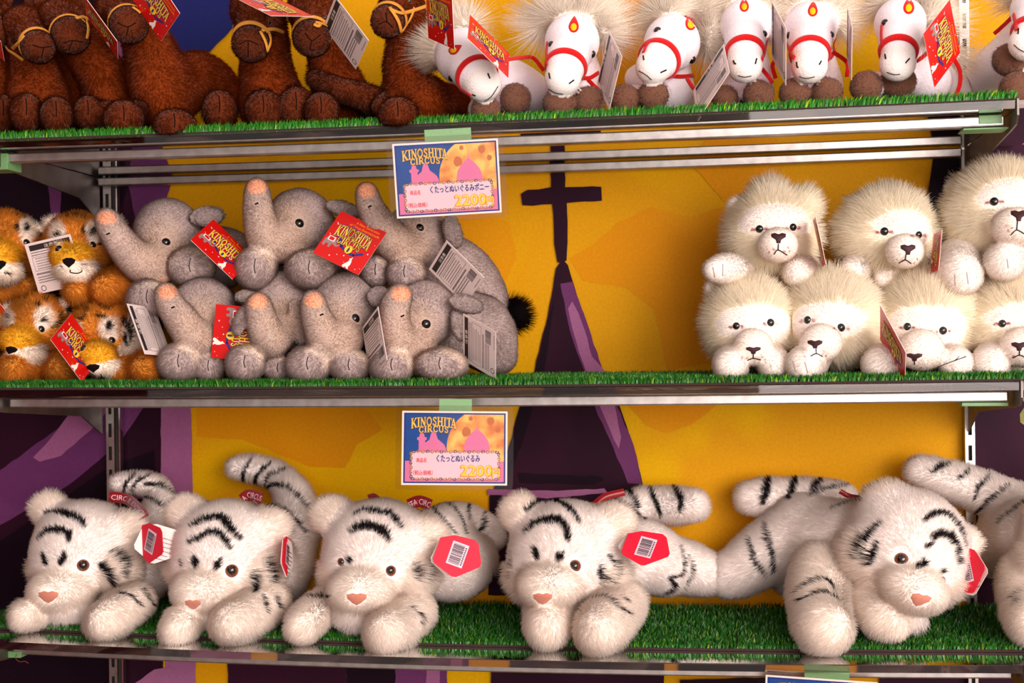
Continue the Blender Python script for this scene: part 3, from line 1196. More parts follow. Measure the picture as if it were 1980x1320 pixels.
def long_box(zk, x0, x1, y0, y1, z0, z1, n=24):
    vs, fs = [], []
    for i in range(n + 1):
        x = x0 + (x1 - x0) * i / n
        d = sag(zk, x)
        vs += [(x, y0, z0 + d), (x, y1, z0 + d), (x, y1, z1 + d), (x, y0, z1 + d)]
    for i in range(n):
        b = 4 * i
        fs += [(b, b + 4, b + 5, b + 1), (b + 1, b + 5, b + 6, b + 2), (b + 2, b + 6, b + 7, b + 3), (b + 3, b + 7, b + 4, b)]
    fs += [(0, 1, 2, 3), (4 * n, 4 * n + 3, 4 * n + 2, 4 * n + 1)]
    return vs, fs


def rail(zk, name, y0, parent, x0=0.0, x1=SHELF_L, h=0.012, d=0.015):
    vs, fs = long_box(zk, x0, x1, y0, y0 + d, zk, zk + h)
    o = new_mesh(name, vs, fs, STEEL, parent)
    b = o.modifiers.new('edge', 'BEVEL')
    b.width, b.segments, b.limit_method, b.angle_limit = 0.0018, 2, 'ANGLE', 0.9
    return o


GLASS_T = {}


def shelf(zk, word, s, turf_y0, turf_x1):
    SAG[zk] = s
    t = thing('glass_shelf', word, 'shelf', (0.6, 0.1, zk + 0.014), 'glass shelves on steel rails')
    rail(zk, 'front_rail', 0.0, t)
    rail(zk, 'rear_rail', 0.2456, t)
    for x in (-0.006, 1.2065):
        mb = MB()
        pr = [(-0.0285, zk + .027), (-.0345, zk + .024), (-.0345, zk + .006), (-.026, zk - .003), (.0, zk - .006), (.20, zk - .022), (.262, zk - .052), (.262, zk + .013), (-.027, zk + .0135)]
        n = len(pr)
        mb.add([(x - .0011, a, b) for a, b in pr] + [(x + .0011, a, b) for a, b in pr],
               [tuple(range(n)), tuple(range(2 * n - 1, n - 1, -1))] + [(i, n + i, n + (i + 1) % n, (i + 1) % n) for i in range(n)])
        br = mb.build('bracket', DULL, t)
    vs, fs = long_box(zk, -0.075, 1.275, -0.03, 0.262, zk + .014, zk + .023)
    new_mesh('glass_pane', vs, fs, GLASS, t)
    return t


cur = MB()  # unseen curtain added to block light from the left and darken the rails
for i in range(40):
    y0 = -2.4 + 2.68 * i / 40
    d0, d1 = .012 * math.sin(i * 1.9), .012 * math.sin((i + 1) * 1.9)
    cur.add([(-.88 + d0, y0, -1.2), (-.88 + d1, y0 + .067, -1.2), (-.88 + d1, y0 + .067, .75), (-.88 + d0, y0, .75),
             (-.9 + d0, y0, -1.2), (-.9 + d1, y0 + .067, -1.2), (-.9 + d1, y0 + .067, .75), (-.9 + d0, y0, .75)],
            [(0, 1, 2, 3), (5, 4, 7, 6), (3, 2, 6, 7), (1, 0, 4, 5)])
cur_o = cur.build('light_block_left', plain('dark_red_blocker', srgb(96, 20, 16), 0.9, noise=0.1, scale=20))
cur_o['kind'] = 'structure'

SHELVES = {}
SHELVES['top'] = shelf(Z_TOP, 'topmost glass shelf on steel rails carrying brown camels and white ponies', 0.002, -0.024, 1.208)
SHELVES['mid'] = shelf(Z_MID, 'glass shelf on steel rails carrying elephants and pale lions', 0.002, -0.02, 1.27)
SHELVES['low'] = shelf(Z_LOW, 'lowest glass shelf on steel rails carrying the white tigers', 0.0075, 0.02, 1.27)

# tape round the rail ends
def tape_patch(parent, name, lo, hi):
    mb = MB()
    mb.box(lo, hi)
    o = mb.build(name, GREEN_TAPE, parent, bevel=0.0006)
    o['label'] = 'green adhesive tape'
    return o


tape_patch(SHELVES['top'], 'tape', (1.172, -.0012, Z_TOP + .003), (1.197, .0165, Z_TOP + .0125))
tape_patch(SHELVES['top'], 'tape', (1.155, -.001, Z_TOP - .0032), (1.204, .03, Z_TOP - .0012))
tape_patch(SHELVES['top'], 'tape', (-.03, -.004, Z_TOP - .009), (.004, .03, Z_TOP + .0115))
tape_patch(SHELVES['mid'], 'tape', (1.15, .002, Z_MID - .005), (1.2, .03, Z_MID - .0008))
tape_patch(SHELVES['low'], 'tape', (-.03, -.002, Z_LOW - .004), (.012, .02, Z_LOW + .004))


# loose curl of tape at the right end of the middle shelf, and a thread under the lowest one
cv = [at(a, b, -.01 + .004 * i) for i, (a, b) in enumerate(((1974, 768), (1984, 782), (1972, 800), (1973, 816), (1990, 828)))]
cs = [c + np.array([.016, .006, 0]) for c in cv]
ct = new_mesh('tape', [*cv, *cs, *[c + np.array([0, .0005, 0]) for c in cv], *[c + np.array([0, .0005, 0]) for c in cs]],
              [(i, i + 1, 6 + i, 5 + i) for i in range(4)] + [(10 + i, 15 + i, 16 + i, 11 + i) for i in range(4)] + [(i, 10 + i, 11 + i, i + 1) for i in range(4)], plain('olive_tape', srgb(120, 118, 60), .5), SHELVES['mid'])
ct['label'] = 'olive curl of loose tape'
th = tube('thread', spline([at(33, 1264, -.005), at(30, 1272, -.008), at(38, 1279, -.01), at(48, 1278, -.01), at(55, 1282, -.01)], 16), .0004, plain('rust_thread', srgb(130, 50, 36), .8), SHELVES['low'], 5)
th['label'] = 'loose rusty thread hanging down'


# ------------------------------------------------------------------ artificial turf
def turf_mat():
    m, nt, p = mat_base('turf_blade')
    a = nt.nodes.new('ShaderNodeAttribute')
    a.attribute_name = 'col'
    nt.links.new(a.outputs['Color'], p.inputs['Base Color'])
    p.inputs['Roughness'].default_value = 0.4
    p.inputs['Specular IOR Level'].default_value = 0.4
    return m


TURF, BACKING = turf_mat(), plain('turf_backing', srgb(44, 26, 22), 0.9, noise=0.2, scale=300)


def turf(zk, label, y0, y1, x0, x1, density, hgt, lean, light_tone=1.0):
    t = thing('turf_mat', label, 'artificial grass', (0.6, (y0 + y1) / 2, zk + .023), 'artificial grass mats')
    vs, fs = long_box(zk, x0, x1, y0, y1, zk + .0233, zk + .0262)
    new_mesh('backing', vs, fs, BACKING, t)
    n = int((x1 - x0) * (y1 - y0) * density)
    X = RNG.uniform(x0, x1, n)
    Y = y0 + (y1 - y0) * RNG.random(n) ** 1.25
    edge = RNG.random(n) < 0.14
    Y[edge] = y0 + RNG.random(edge.sum()) * 0.004
    # tufts in rows
    X = X * 0.35 + 0.65 * (np.round(X / 0.0045) * 0.0045) + RNG.normal(0, .0005, n)
    Z = zk + .0262 - SAG[zk] * np.maximum(0, 1 - ((X - .6) / .6) ** 2)
    H = hgt * RNG.uniform(.7, 1.15, n)
    H[edge] *= RNG.uniform(.35, 1.0, edge.sum())
    az = RNG.uniform(0, 2 * np.pi, n)
    ln = RNG.uniform(.05, .5, n) * H
    dx = np.cos(az) * ln + lean * H
    dy = np.sin(az) * ln - np.where(Y < y0 + .006, .35 * H, 0)
    w = RNG.uniform(.0006, .0011, n)
    wa = RNG.uniform(0, np.pi, n)
    wx, wy = np.cos(wa) * w, np.sin(wa) * w * .5
    base = np.stack([X, Y, Z], 1)
    side = np.stack([wx, wy, np.zeros(n)], 1)
    mid = base + np.stack([dx * .4, dy * .4, H * .6], 1)
    tip = base + np.stack([dx, dy, H * .97], 1)
    V = np.stack([base - side, base + side, mid - side * .9, mid + side * .9, tip], 1).reshape(-1, 3)
    b = (np.arange(n) * 5)[:, None]
    F = np.concatenate([b + np.array([[0, 1, 3]]), b + np.array([[0, 3, 2]]), b + np.array([[2, 3, 4]])], 1).reshape(-1, 3)
    g1, g2, g3 = light_tone * np.array(srgb(10, 62, 14)), light_tone * np.array(srgb(40, 118, 22)), light_tone * np.array(srgb(120, 150, 30))  # scale puts how each shelf's grass is lit into the blade colours
    tt = RNG.random(n)
    C = g1[None] * (1 - tt[:, None]) + g2[None] * tt[:, None]
    yl = RNG.random(n) < .07
    C[yl] = g3
    st = edge & (H < hgt * .55)
    C[st] = np.array(srgb(92, 140, 84))
    C = np.repeat(C, 5, 0)
    o = fast_mesh('grass_pile', V, F, TURF, t, False, C)
    o['kind'] = 'stuff'
    return t


turf(Z_TOP, 'green artificial grass mat under the camels and ponies on the topmost shelf', -0.024, 0.255, -0.075, 1.205, 110000, .0105, .25, 1.75)
turf(Z_MID, 'green artificial grass mat under the elephants and lions on the middle shelf', -0.02, 0.255, -0.075, 1.272, 110000, .0095, .05, 1.15)
turf(Z_LOW, 'green artificial grass mat under the white tigers on the lowest shelf', 0.028, 0.258, -0.075, 1.272, 150000, .0095, .05, .9)
TURF_TOP = {k: z + .0335 for k, z in (('top', Z_TOP), ('mid', Z_MID), ('low', Z_LOW))}


# ------------------------------------------------------------------ price cards
def sleeve_mat():
    m = bpy.data.materials.new('clear_laminate')
    m.use_nodes = True
    nt = m.node_tree
    nt.nodes.remove(nt.nodes['Principled BSDF'])
    tr = nt.nodes.new('ShaderNodeBsdfTransparent')
    tr.inputs[0].default_value = (0.93, 0.91, 0.9, 1)
    gl = nt.nodes.new('ShaderNodeBsdfGlossy')
    gl.inputs['Roughness'].default_value = 0.08
    fr = nt.nodes.new('ShaderNodeFresnel')
    fr.inputs[0].default_value = 1.12
    mx = nt.nodes.new('ShaderNodeMixShader')
    nt.links.new(fr.outputs[0], mx.inputs[0])
    nt.links.new(tr.outputs[0], mx.inputs[1])
    nt.links.new(gl.outputs[0], mx.inputs[2])
    nt.links.new(mx.outputs[0], nt.nodes['Material Output'].inputs['Surface'])
    return m


SLEEVE = sleeve_mat()


def moon_mat():
    m, nt, p = mat_base('printed_moon')
    tc = nt.nodes.new('ShaderNodeTexCoord')
    nz = nt.nodes.new('ShaderNodeTexNoise')
    nz.inputs['Scale'].default_value = 48
    nz.inputs['Detail'].default_value = 5
    nt.links.new(tc.outputs['Object'], nz.inputs['Vector'])
    cr = nt.nodes.new('ShaderNodeValToRGB')
    e = cr.color_ramp.elements
    e[0].position, e[0].color = 0.36, (*srgb(206, 112, 14), 1)
    e[1].position, e[1].color = 0.58, (*srgb(252, 196, 92), 1)
    nt.links.new(nz.outputs['Fac'], cr.inputs[0])
    nt.links.new(cr.outputs[0], p.inputs['Base Color'])
    p.inputs['Roughness'].default_value = 0.5
    return m


MOON = moon_mat()
CRATER = plain('moon_crater_ink', srgb(186, 96, 20), 0.5)
PAPER = plain('card_paper', srgb(250, 236, 232), 0.5)


def rrect(w, h, r, n=5):
    out = []
    for cx, cy, a0 in ((w - r, h - r, 0), (-w + r, h - r, 90), (-w + r, -h + r, 180), (w - r, -h + r, 270)):
        for k in range(n + 1):
            a = math.radians(a0 + 90 * k / n)
            out.append((cx + r * math.cos(a), cy + r * math.sin(a)))
    return out


def clip_circle(cx, cy, r, x0, x1, y0, y1, n=60):
    """Part of a disc inside a box (Sutherland-Hodgman)."""
    P = [(cx + r * math.cos(2 * math.pi * i / n), cy + r * math.sin(2 * math.pi * i / n)) for i in range(n)]
    for ax, lim, sg in ((0, x0, 1), (0, x1, -1), (1, y0, 1), (1, y1, -1)):
        out = []
        for i in range(len(P)):
            a, b = P[i], P[(i + 1) % len(P)]
            ia, ib = sg * (a[ax] - lim) >= 0, sg * (b[ax] - lim) >= 0
            if ia:
                out.append(a)
            if ia != ib:
                t = (lim - a[ax]) / (b[ax] - a[ax])
                out.append((a[0] + t * (b[0] - a[0]), a[1] + t * (b[1] - a[1])))
        P = out
    return P


def price_card(px, py, y, yaw, pitch, roll, name_jp, label, tape_x=(-.3, .22), sc=1.0, slx=(1, 1)):
    fr = Frame(at(px, py, y), yaw, pitch, roll)
    t = thing('price_card', label, 'price card', fr.o, 'laminated price cards')
    W, H = .0612 * sc, .0428 * sc
    mb = MB()
    f2 = Frame(fr.pt(.0, .0005, 0), yaw, pitch, roll)
    out = rrect(W * 1.115 * slx[0], H * 1.14 * slx[1], .006)
    mb.prism(out, f2, .0007, .0009)
    mb.build('laminate_sleeve', SLEEVE, t)
    mb = MB()
    mb.prism(rrect(W, H, .0005, 2), fr, -.0004, .0, 0)
    card = mb.build('printed_card', PAPER, t)

    def layer(nm, poly, mat, z):
        m = MB()
        m.add([fr.pt(a, b, z) for a, b in poly], [tuple(range(len(poly)))])
        return m.build(nm, mat, card)

    def box(a, b, c, d):
        return [(a * W, b * H), (c * W, b * H), (c * W, d * H), (a * W, d * H)]
    layer('printed_border', box(-.965, -.95, .965, .95), INK_DARKBLUE, .00006)
    layer('printed_night', box(-.935, -.91, .935, .91), INK_BLUE, .00012)
    layer('printed_moon', clip_circle(.6 * W, .02 * H, .75 * W, -.935 * W, .935 * W, -.91 * H, .91 * H), MOON, .00018)
    for cx, cy, r in ((.22, .44, .085), (.68, .74, .07), (.82, .5, .05), (.3, .8, .04)):
        layer('printed_crater', [((cx + r * math.cos(a)) * W, (cy + 1.6 * r * math.sin(a) * (1 + .1 * math.sin(3 * a + cx * 9))) * H) for a in np.linspace(0, 6.283, 14, endpoint=False)], CRATER, .00022)
    layer('printed_pink_ground', box(-.935, -.91, .935, -.35), INK_PINK, .00020)
    dome = [(-.34, -.2), (-.34, 0.0), (-.3, .22), (-.16, .42), (-.05, .52), (-.012, .56), (0, .82), (.012, .56), (.05, .52), (.16, .42), (.3, .22), (.34, 0), (.34, -.2)]
    layer('printed_dome', [((.42 + a * .73) * W, (b * .98 - .02) * H) for a, b in dome], INK_PINK, .00026)
    cas = [(-.68, -.2), (-.68, .2), (-.71, .22), (-.71, .28), (-.67, .3), (-.66, .38), (-.635, .41), (-.62, .47), (-.605, .41), (-.58, .38), (-.57, .3), (-.53, .28), (-.53, .22), (-.56, .2), (-.555, .14), (-.48, .22), (-.46, .32), (-.44, .42), (-.41, .46), (-.4, .56), (-.39, .46), (-.36, .42), (-.34, .32), (-.32, .24), (-.2, .1), (-.16, -.02), (-.16, -.2)]
    layer('printed_castle', [(a * W, b * H) for a, b in cas], INK_PINK, .00026)
    layer('printed_panel', box(-.82, -.84, .84, -.1), INK_LILAC, .00034)
    # scrolled gold frame
    mb = MB()
    xa, xb, ya, yb = -.82 * W, .84 * W, -.84 * H, -.1 * H

    def scrolls(a, b):
        a, b = np.array(a), np.array(b)
        L = np.linalg.norm(b - a)
        d = (b - a) / L
        nn = np.array([-d[1], d[0]])
        k = int(L / .0052)
        for i in range(k):
            c = a + d * L * (i + .5) / k
            sg = 1 if i % 2 else -1
            arc = [c + d * (.0022 * math.cos(q) * (1 - .1 * q)) + nn * sg * (.0017 * math.sin(q) * (1 - .1 * q)) for q in np.linspace(-.6, 5.2, 11)]
            for qd in stroke_quads(arc, .00105):
                mb.add([fr.pt(p[0], p[1], .0004 if i % 3 else .00045) for p in qd], [(0, 1, 2, 3)], 0 if i % 3 else 1)
    scrolls((xa, yb), (xb, yb))
    scrolls((xb, ya), (xa, ya))
    scrolls((xa, ya), (xa, yb))
    scrolls((xb, yb), (xb, ya))
    mb.build('printed_scroll', [INK_GOLD, plain('dark_gold_ink', srgb(96, 70, 60), .5)], card)
    mb = MB()
    logo(mb, fr, -.83 * W, .4 * H, .86 * W, .44 * H, .0003, 0, 1, .00008)
    mb.build('logo_lettering', [plain('logo_yellow', srgb(250, 200, 84), .5), INK], card)
    mb = MB()
    put_text(mb, fr, name_jp, -.34 * W, -.36 * H, .0004, .0092 * sc, 0, bold=.022, width=(1.12 if len(name_jp) > 10 else .82) * W)
    mb.build('product_lettering', INK_DARKBLUE, card)
    mb = MB()
    put_text(mb, fr, '商品名', -.72 * W, -.38 * H, .0004, .0056 * sc, 0, bold=.02, width=.19 * W)
    put_text(mb, fr, '（税込価格）', -.78 * W, -.72 * H, .0004, .0058 * sc, 0, bold=.02, width=.37 * W)
    mb.build('small_lettering', INK_RED, card)
    mb = MB()
    put_text(mb, fr, '2200', .115 * W, -.755 * H, .0004, .0176 * sc, 1, bold=.055, width=.595 * W)
    put_text(mb, fr, '2200', .125 * W, -.745 * H, .0005, .0172 * sc, 0, bold=.015, width=.575 * W)
    put_text(mb, fr, '円', .712 * W, -.75 * H, .0004, .0108 * sc, 1, bold=.07, width=.15 * W)
    put_text(mb, fr, '円', .72 * W, -.742 * H, .0005, .0104 * sc, 0, bold=.015, width=.135 * W)
    mb.build('price_lettering', [plain('price_yellow', srgb(255, 214, 0), .5), plain('price_orange', srgb(240, 120, 20), .5)], card)
    # tape strip from the sleeve up to the rail
    mb = MB()
    mb.prism([(tape_x[0] * W, H * 1.0), (tape_x[1] * W, H * 1.0), (tape_x[1] * W, H * 1.33), (tape_x[0] * W, H * 1.33)], fr, -.0006, .0006)
    tp = mb.build('tape', GREEN_TAPE, t)
    tp['label'] = 'green adhesive tape holding the sleeve'
    return t


price_card(865, 345, -.038, 3, -2, 3.6, 'くたっとぬいぐるみポニー', 'laminated price card with pony name, hanging under the topmost shelf, tilted', (-.38, .5))
price_card(879, 866, -.038, -1, 1, -.6, 'くたっとぬいぐるみ', 'laminated price card with plush name, hanging level under the middle shelf', (-.3, .32))
price_card(1587, 1388, -.038, -1, 1, -.6, 'くたっとぬいぐるみ', 'laminated price card under the lowest shelf, cut by the photo edge', (-.3, .5))

# ------------------------------------------------------------------ toys
class Crop:
    """Pixel bookkeeping: a magnified window of the photograph."""

    def __init__(self, ox, oy, zoom):
        self.ox, self.oy, self.z = ox, oy, zoom

    def p(self, x, y):
        return self.ox + x / self.z, self.oy + y / self.z


class Toy(Plush):
    def __init__(self, crop, name, label, cat, group, dy=0.0):
        super().__init__()
        self.cr, self.dy = crop, dy
        self.name, self.label, self.catg, self.group = name, label, cat, group
        self.parent = None

    def P(self, x, y, Y):
        return at(*self.cr.p(x, y), Y + self.dy)

    def r(self, x, y, Y, r):
        return r / self.cr.z * mpp(self.P(x, y, Y))

    def blob(self, tag, x, y, Y, rx, ry, rz, roll=0, yaw=0, pitch=0, k=0.008):
        p = self.P(x, y, Y)
        s = mpp(p) / self.cr.z
        self.e(p, Frame(p, yaw, pitch, roll).A, np.array([rx, ry, rz]) * s, tag, k)

    def limb(self, tag, pts, k=0.01, n=None):
        self.chain([(self.P(x, y, Y), self.r(x, y, Y, r)) for x, y, r, Y in pts], tag, k, n)

    def begin(self):
        lo = np.min([self.bounds(p)[0] for p in self.pr], 0)
        hi = np.max([self.bounds(p)[1] for p in self.pr], 0)
        c = (lo + hi) / 2
        self.lo, self.hi = lo, hi
        self.parent = thing(self.name, self.label, self.catg, (c[0], c[1], lo[2]), self.group)

    def rays(self, pts, off=0.0):
        """Surface points met through crop pixels."""
        q = np.array([self.cr.p(*p) for p in pts], float)
        d = norm(CF[None] + CR[None] * ((q[:, :1] - 990) / FPX) - CU[None] * ((q[:, 1:] - 660) / FPX))
        t0 = max(0.5, float((self.lo[1] - CY) * 0.93))
        t = np.full(len(q), t0)
        best, bt = np.full(len(q), 9.0), t.copy()
        for _ in range(46):
            s = self.sdf(CAM + d * t[:, None]) - off
            m = s < best
            best[m], bt[m] = s[m], t[m]
            t = t + np.clip(s, -0.01, 0.2) * 0.85
        miss = np.abs(s) > 0.004
        t = np.where(miss, bt, t)
        X = CAM + d * t[:, None]
        if miss.any():
            X[miss] = self.snap(X[miss], off)
        return X

    def lines(self, polys, sub=6, off=0.0):
        """Several crop polylines, resampled and laid on the surface."""
        dense = [spline(np.array(p, float), max(2, sub * (len(p) - 1) + 1)) if len(p) > 1 else np.array(p, float) for p in polys]
        X = self.rays(np.vstack(dense), off)
        out, i = [], 0
        for d in dense:
            out.append(X[i:i + len(d)])
            i += len(d)
        return out

    # ---- colour
    def paint(self, base, strokes=(), patches=(), mott=0.05, tmap=None):
        """base: tag -> colour; strokes: (polyline, half width, colour); patches: (x, y, rx, ry, colour, softness)."""
        S = []
        if strokes:
            ls = self.lines([s[0] for s in strokes])
            for (poly, w, col), X in zip(strokes, ls):
                S.append((X, w / self.cr.z * mpp(X[0]), np.array(col)))
        Q = []
        if patches:
            X = self.rays([(p[0], p[1]) for p in patches])
            for p, x in zip(patches, X):
                s = mpp(x) / self.cr.z
                Q.append((x, Frame(x, 0, 0, p[6] if len(p) > 6 else 0), p[2] * s, p[3] * s, np.array(p[4]), p[5]))
        tags = [p[4] for p in self.pr]
        B = np.array([base.get(t, base['body']) for t in tags])

        def color(P, idx):
            C = B[idx].copy()
            if tmap is not None:
                C = tmap(P, idx, C)
            C = C * (1 + mott * fnoise(P, 90)[:, None])
            for x, fr, a, b, col, soft in Q:
                l = (P - x) @ fr.A.T
                d = np.sqrt((l[:, 0] / a) ** 2 + (l[:, 1] / b) ** 2 + (l[:, 2] / max(a, b) / 1.6) ** 2)
                d = d + 0.12 * fnoise(P, 260)
                C = mix(C, col, (1 - d) / soft + 0.5)
            for X, w, col in S:
                lo, hi = X.min(0) - 3 * w, X.max(0) + 3 * w
                m = np.all((P > lo) & (P < hi), 1)
                if m.any():
                    Pm = P[m]
                    d = np.full(len(Pm), 9.0)
                    tt = np.zeros(len(Pm))
                    L = len(X) - 1
                    for i in range(max(L, 1)):
                        a, b = X[i], X[min(i + 1, L)]
                        ab = b - a
                        t = np.clip(((Pm - a) @ ab) / (ab @ ab + 1e-12), 0, 1)
                        dd = np.linalg.norm(Pm - a - t[:, None] * ab, axis=1)
                        q = dd < d
                        d[q], tt[q] = dd[q], ((i + t) / max(L, 1))[q]
                    wl = w * (0.75 + 0.6 * np.sin(np.pi * np.clip(tt, 0.05, 0.95))) * (1 + 0.35 * fnoise(Pm, 420))
                    C[m] = mix(C[m], col, (wl - d) / (0.55 * w) + 0.5)
            return C
        return color

    # ---- features
    def eye(self, x, y, r, iris=None, out=0.35):
        X = self.rays([(x, y)])[0]
        n = self.grad(X[None])[0]
        R = self.r(x, y, 0.05, r)
        v = norm(n * 0.6 + norm(CAM - X) * 0.4)
        fr = Frame(X, 0, 0, 0)
        o = X - v * R * (1 - out)
        f2 = Frame(o, 0, 0, 0, R)
        e = ellipsoid('eye', f2, (0, 0, 0), (1, 1, 1), iris or EYE_BLACK, self.parent)
        if iris is not None:
            p = Frame(o + norm(CAM - o) * R * 0.32, 0, 0, 0, R)
            q = ellipsoid('pupil', p, (0, 0, 0), (0.8, 0.8, 0.72), EYE_BLACK, e, 12, 8)
            q['label'] = 'black pupil'
            e['label'] = 'brown glass eye'
        else:
            e['label'] = 'glossy black eye'
        self.holes.append((X, R * 1.0))
        return e

    def dome(self, name, poly, hgt, mat, label=None, off=-0.001, hole=True):
        """Small padded patch with a crop-pixel outline (nose, emblem, sole)."""
        P = np.array(poly, float)
        c = P.mean(0)
        rings = [(1.0, 0.0), (0.85, 0.6), (0.5, 0.92)]
        pts = [tuple(c + (p - c) * s) for s, _ in rings for p in P] + [tuple(c)]
        X = self.rays(pts)
        h = hgt / self.cr.z * mpp(X[-1])
        view = norm(CAM - X[-1])
        n = len(P)
        V = []
        for k, (s, f) in enumerate(rings):
            for i in range(n):
                V.append(X[k * n + i] + view * (h * f + off))
        V.append(X[-1] + view * (h + off))
        F = []
        for k in range(2):
            for i in range(n):
                a, b = k * n + i, k * n + (i + 1) % n
                F.append((a, b, b + n, a + n))
        for i in range(n):
            F.append((2 * n + i, 2 * n + (i + 1) % n, 3 * n))
        o = new_mesh(name, V, F, mat, self.parent, True)
        if label:
            o['label'] = label
        if hole:
            R = np.linalg.norm(X[:n] - X[-1], axis=1).mean()
            self.holes.append((X[-1], R * 0.95))
        return o

    def stitch(self, name, poly, r, mat=None, label=None):
        X = self.lines([poly], 5, 0.0006)[0]
        o = tube(name, X, r / self.cr.z * mpp(X[0]), mat or STITCH, self.parent, 5)
        if label:
            o['label'] = label
        self.threads.append((X, r / self.cr.z * mpp(X[0]) * 1.6))
        return o

    def strap(self, name, poly, r, mat, label=None, off=0.0012, snap=True):
        """Felt band over crop pixels; poly points may carry their own depth (x, y, Y) to leave the surface."""
        if snap:
            X = self.lines([poly], 6, off)[0]
        else:
            X = spline([self.P(*p) for p in poly], 8 * len(poly))
        N = self.grad(X) if snap else np.tile(norm(CAM - X[0]), (len(X), 1))
        o = tube(name, X, r / self.cr.z * mpp(X[0]), mat, self.parent, 8, 0.3, N)
        if label:
            o['label'] = label
        if snap:
            self.threads.append((X, r / self.cr.z * mpp(X[0]) * 1.1))
        return o

    def loop(self, name, c, axis, r, mat, label=None, off=0.0008, tmax=1.0):
        a = norm(np.cross(axis, CF))
        b = norm(np.cross(axis, a))
        X = self.ring(c, a, b, 44, off, tmax=tmax)
        X[-1] = X[0]
        N = self.grad(X)
        o = tube(name, X, r, mat, self.parent, 8, 0.3, N)
        if label:
            o['label'] = label
        self.threads.append((X, r * 1.1))
        return o

    holes = None
    threads = None

    def skin(self, color, h=0.003):
        b = finish(self, self.parent, color, h)
        return b

    def fur(self, color, density, length, lay=0.5, rnd=0.35, r0=0.00026, droop=0.25, center=None, tags=None, name='fur', pts=3, jitter=0.08, short=None):
        lens = np.array([length.get(p[4], length.get('body', 0)) if (tags is None or p[4] in tags) else 0 for p in self.pr])
        holes, threads = self.holes, self.threads

        def L(P, idx):
            l = lens[idx] * (1 + 0.25 * fnoise(P, 150))
            for x, r in holes:
                d = np.linalg.norm(P - x, axis=1)
                l = np.where(d < r, 0, np.minimum(l, 0.001 + np.maximum(d - r, 0) * 0.9))
            for X, r in threads:
                lo, hi = X.min(0) - 0.01, X.max(0) + 0.01
                m = np.all((P > lo) & (P < hi), 1)
                if m.any():
                    d = np.min(np.linalg.norm(P[m][:, None] - X[None], axis=2), 1)
                    l[m] = np.where(d < r, 0, np.minimum(l[m], 0.0008 + (d - r) * 1.0))
            if short is not None:
                l = short(P, l)
            return l

        def comb(P, idx, N):
            v = (P - center) if center is not None else np.tile(np.array([0, 0, -1.0]), (len(P), 1))
            v = norm(v)
            return norm(v + np.array([0, 0, -0.35]))
        return grow(self, self.parent, color, density, L, lay, comb, rnd, r0, None, name, droop, pts, -0.35, jitter)


BLACKFUR = np.array(srgb(34, 27, 28))


# ------------------------------------------------------------------ white tigers
WT_WHITE = np.array(srgb(253, 243, 238))
WT_WARM = np.array(srgb(254, 241, 231))


def white_tiger(cr, label, head, muzzle, chin, ears, limbs, strokes, eyes, nose, iris_r=28, fur_n=700000, roll=0, extra=None, cheeks=True):
    t = Toy(cr, 'white_tiger_plush', label, 'plush toy', 'white tiger plushes on the lowest shelf')
    t.holes, t.threads = [], []
    hx, hy, hY, R = head
    t.blob('head', hx, hy, hY, R * 1.0, R * .96, R * .9, roll)
    a = math.radians(roll)
    if cheeks:
        for s in (-1, 1):
            dx, dy = s * R * .58, R * .34
            t.blob('cheek', hx + dx * math.cos(a) + dy * math.sin(a), hy - dx * math.sin(a) + dy * math.cos(a), hY - .012, R * .46, R * .46, R * .5, roll, k=.012)
    mx, my, mY, rx, ry = muzzle
    t.blob('muzzle', mx, my, mY, rx, ry, rx * .95, roll, k=.009)
    cx, cy, cY, rc = chin
    t.blob('chin', cx, cy, cY, rc, rc * .75, rc, roll, k=.01)
    for ex, ey, eY, er, erl in ears:
        t.blob('ear', ex + (hx - ex) * .06, ey + (hy - ey) * .06, eY, er * 1.08, er, er * .5, erl, k=.016)
        t.limb('ear', [(ex + (hx - ex) * .15, ey + (hy - ey) * .15, er * .7, eY), (ex + (hx - ex) * .45, ey + (hy - ey) * .45, er * .9, eY)], .02)
    for tag, k, pts in limbs:
        t.limb(tag, pts, k)
    t.begin()
    S = [(p, w, BLACKFUR) for p, w in strokes]
    col = t.paint({'body': WT_WHITE, 'head': WT_WHITE, 'cheek': WT_WARM, 'ear': WT_WARM, 'muzzle': WT_WARM, 'chin': WT_WHITE, 'paw': WT_WARM}, S, mott=.02)
    t.skin(col, .0032)
    for x, y, r in eyes:
        t.eye(x, y, r * 1.05, EYE_BROWN, .6)
    nx, ny, nw, nh = nose
    N0 = [(-1, -.75), (-.4, -1), (0, -.82), (.4, -1), (1, -.75), (.95, -.1), (.45, .6), (0, 1), (-.45, .6), (-.95, -.1)]
    ca, sa = math.cos(-a), math.sin(-a)
    t.dome('nose', [(nx + nw * (x * ca - y * sa), ny + nh * (x * sa + y * ca)) for x, y in N0], 9, NOSE_PINK, 'pinkish brown nose', -.0005)
    t.fur(col, fur_n, {'body': .0050, 'head': .0050, 'cheek': .0115, 'ear': .0072, 'muzzle': .0052, 'chin': .009, 'paw': .0068, 'tail': .0065, 'leg': .0062},
          lay=.74, rnd=.22, r0=.00023, droop=.2, center=t.P(mx, my, mY - .02), jitter=.05)
    return t


NOSE_PINK = plain('pink_velour_nose', srgb(196, 122, 100), .8, noise=.08, scale=500, sheen=.3)


# ------------------------------------------------------------------ elephants
EL_GREY = np.array(srgb(178, 159, 155))
EL_TAUPE = np.array(srgb(194, 168, 152))
EL_PALE = np.array(srgb(228, 208, 192))
EL_PEACH = np.array(srgb(236, 172, 138))


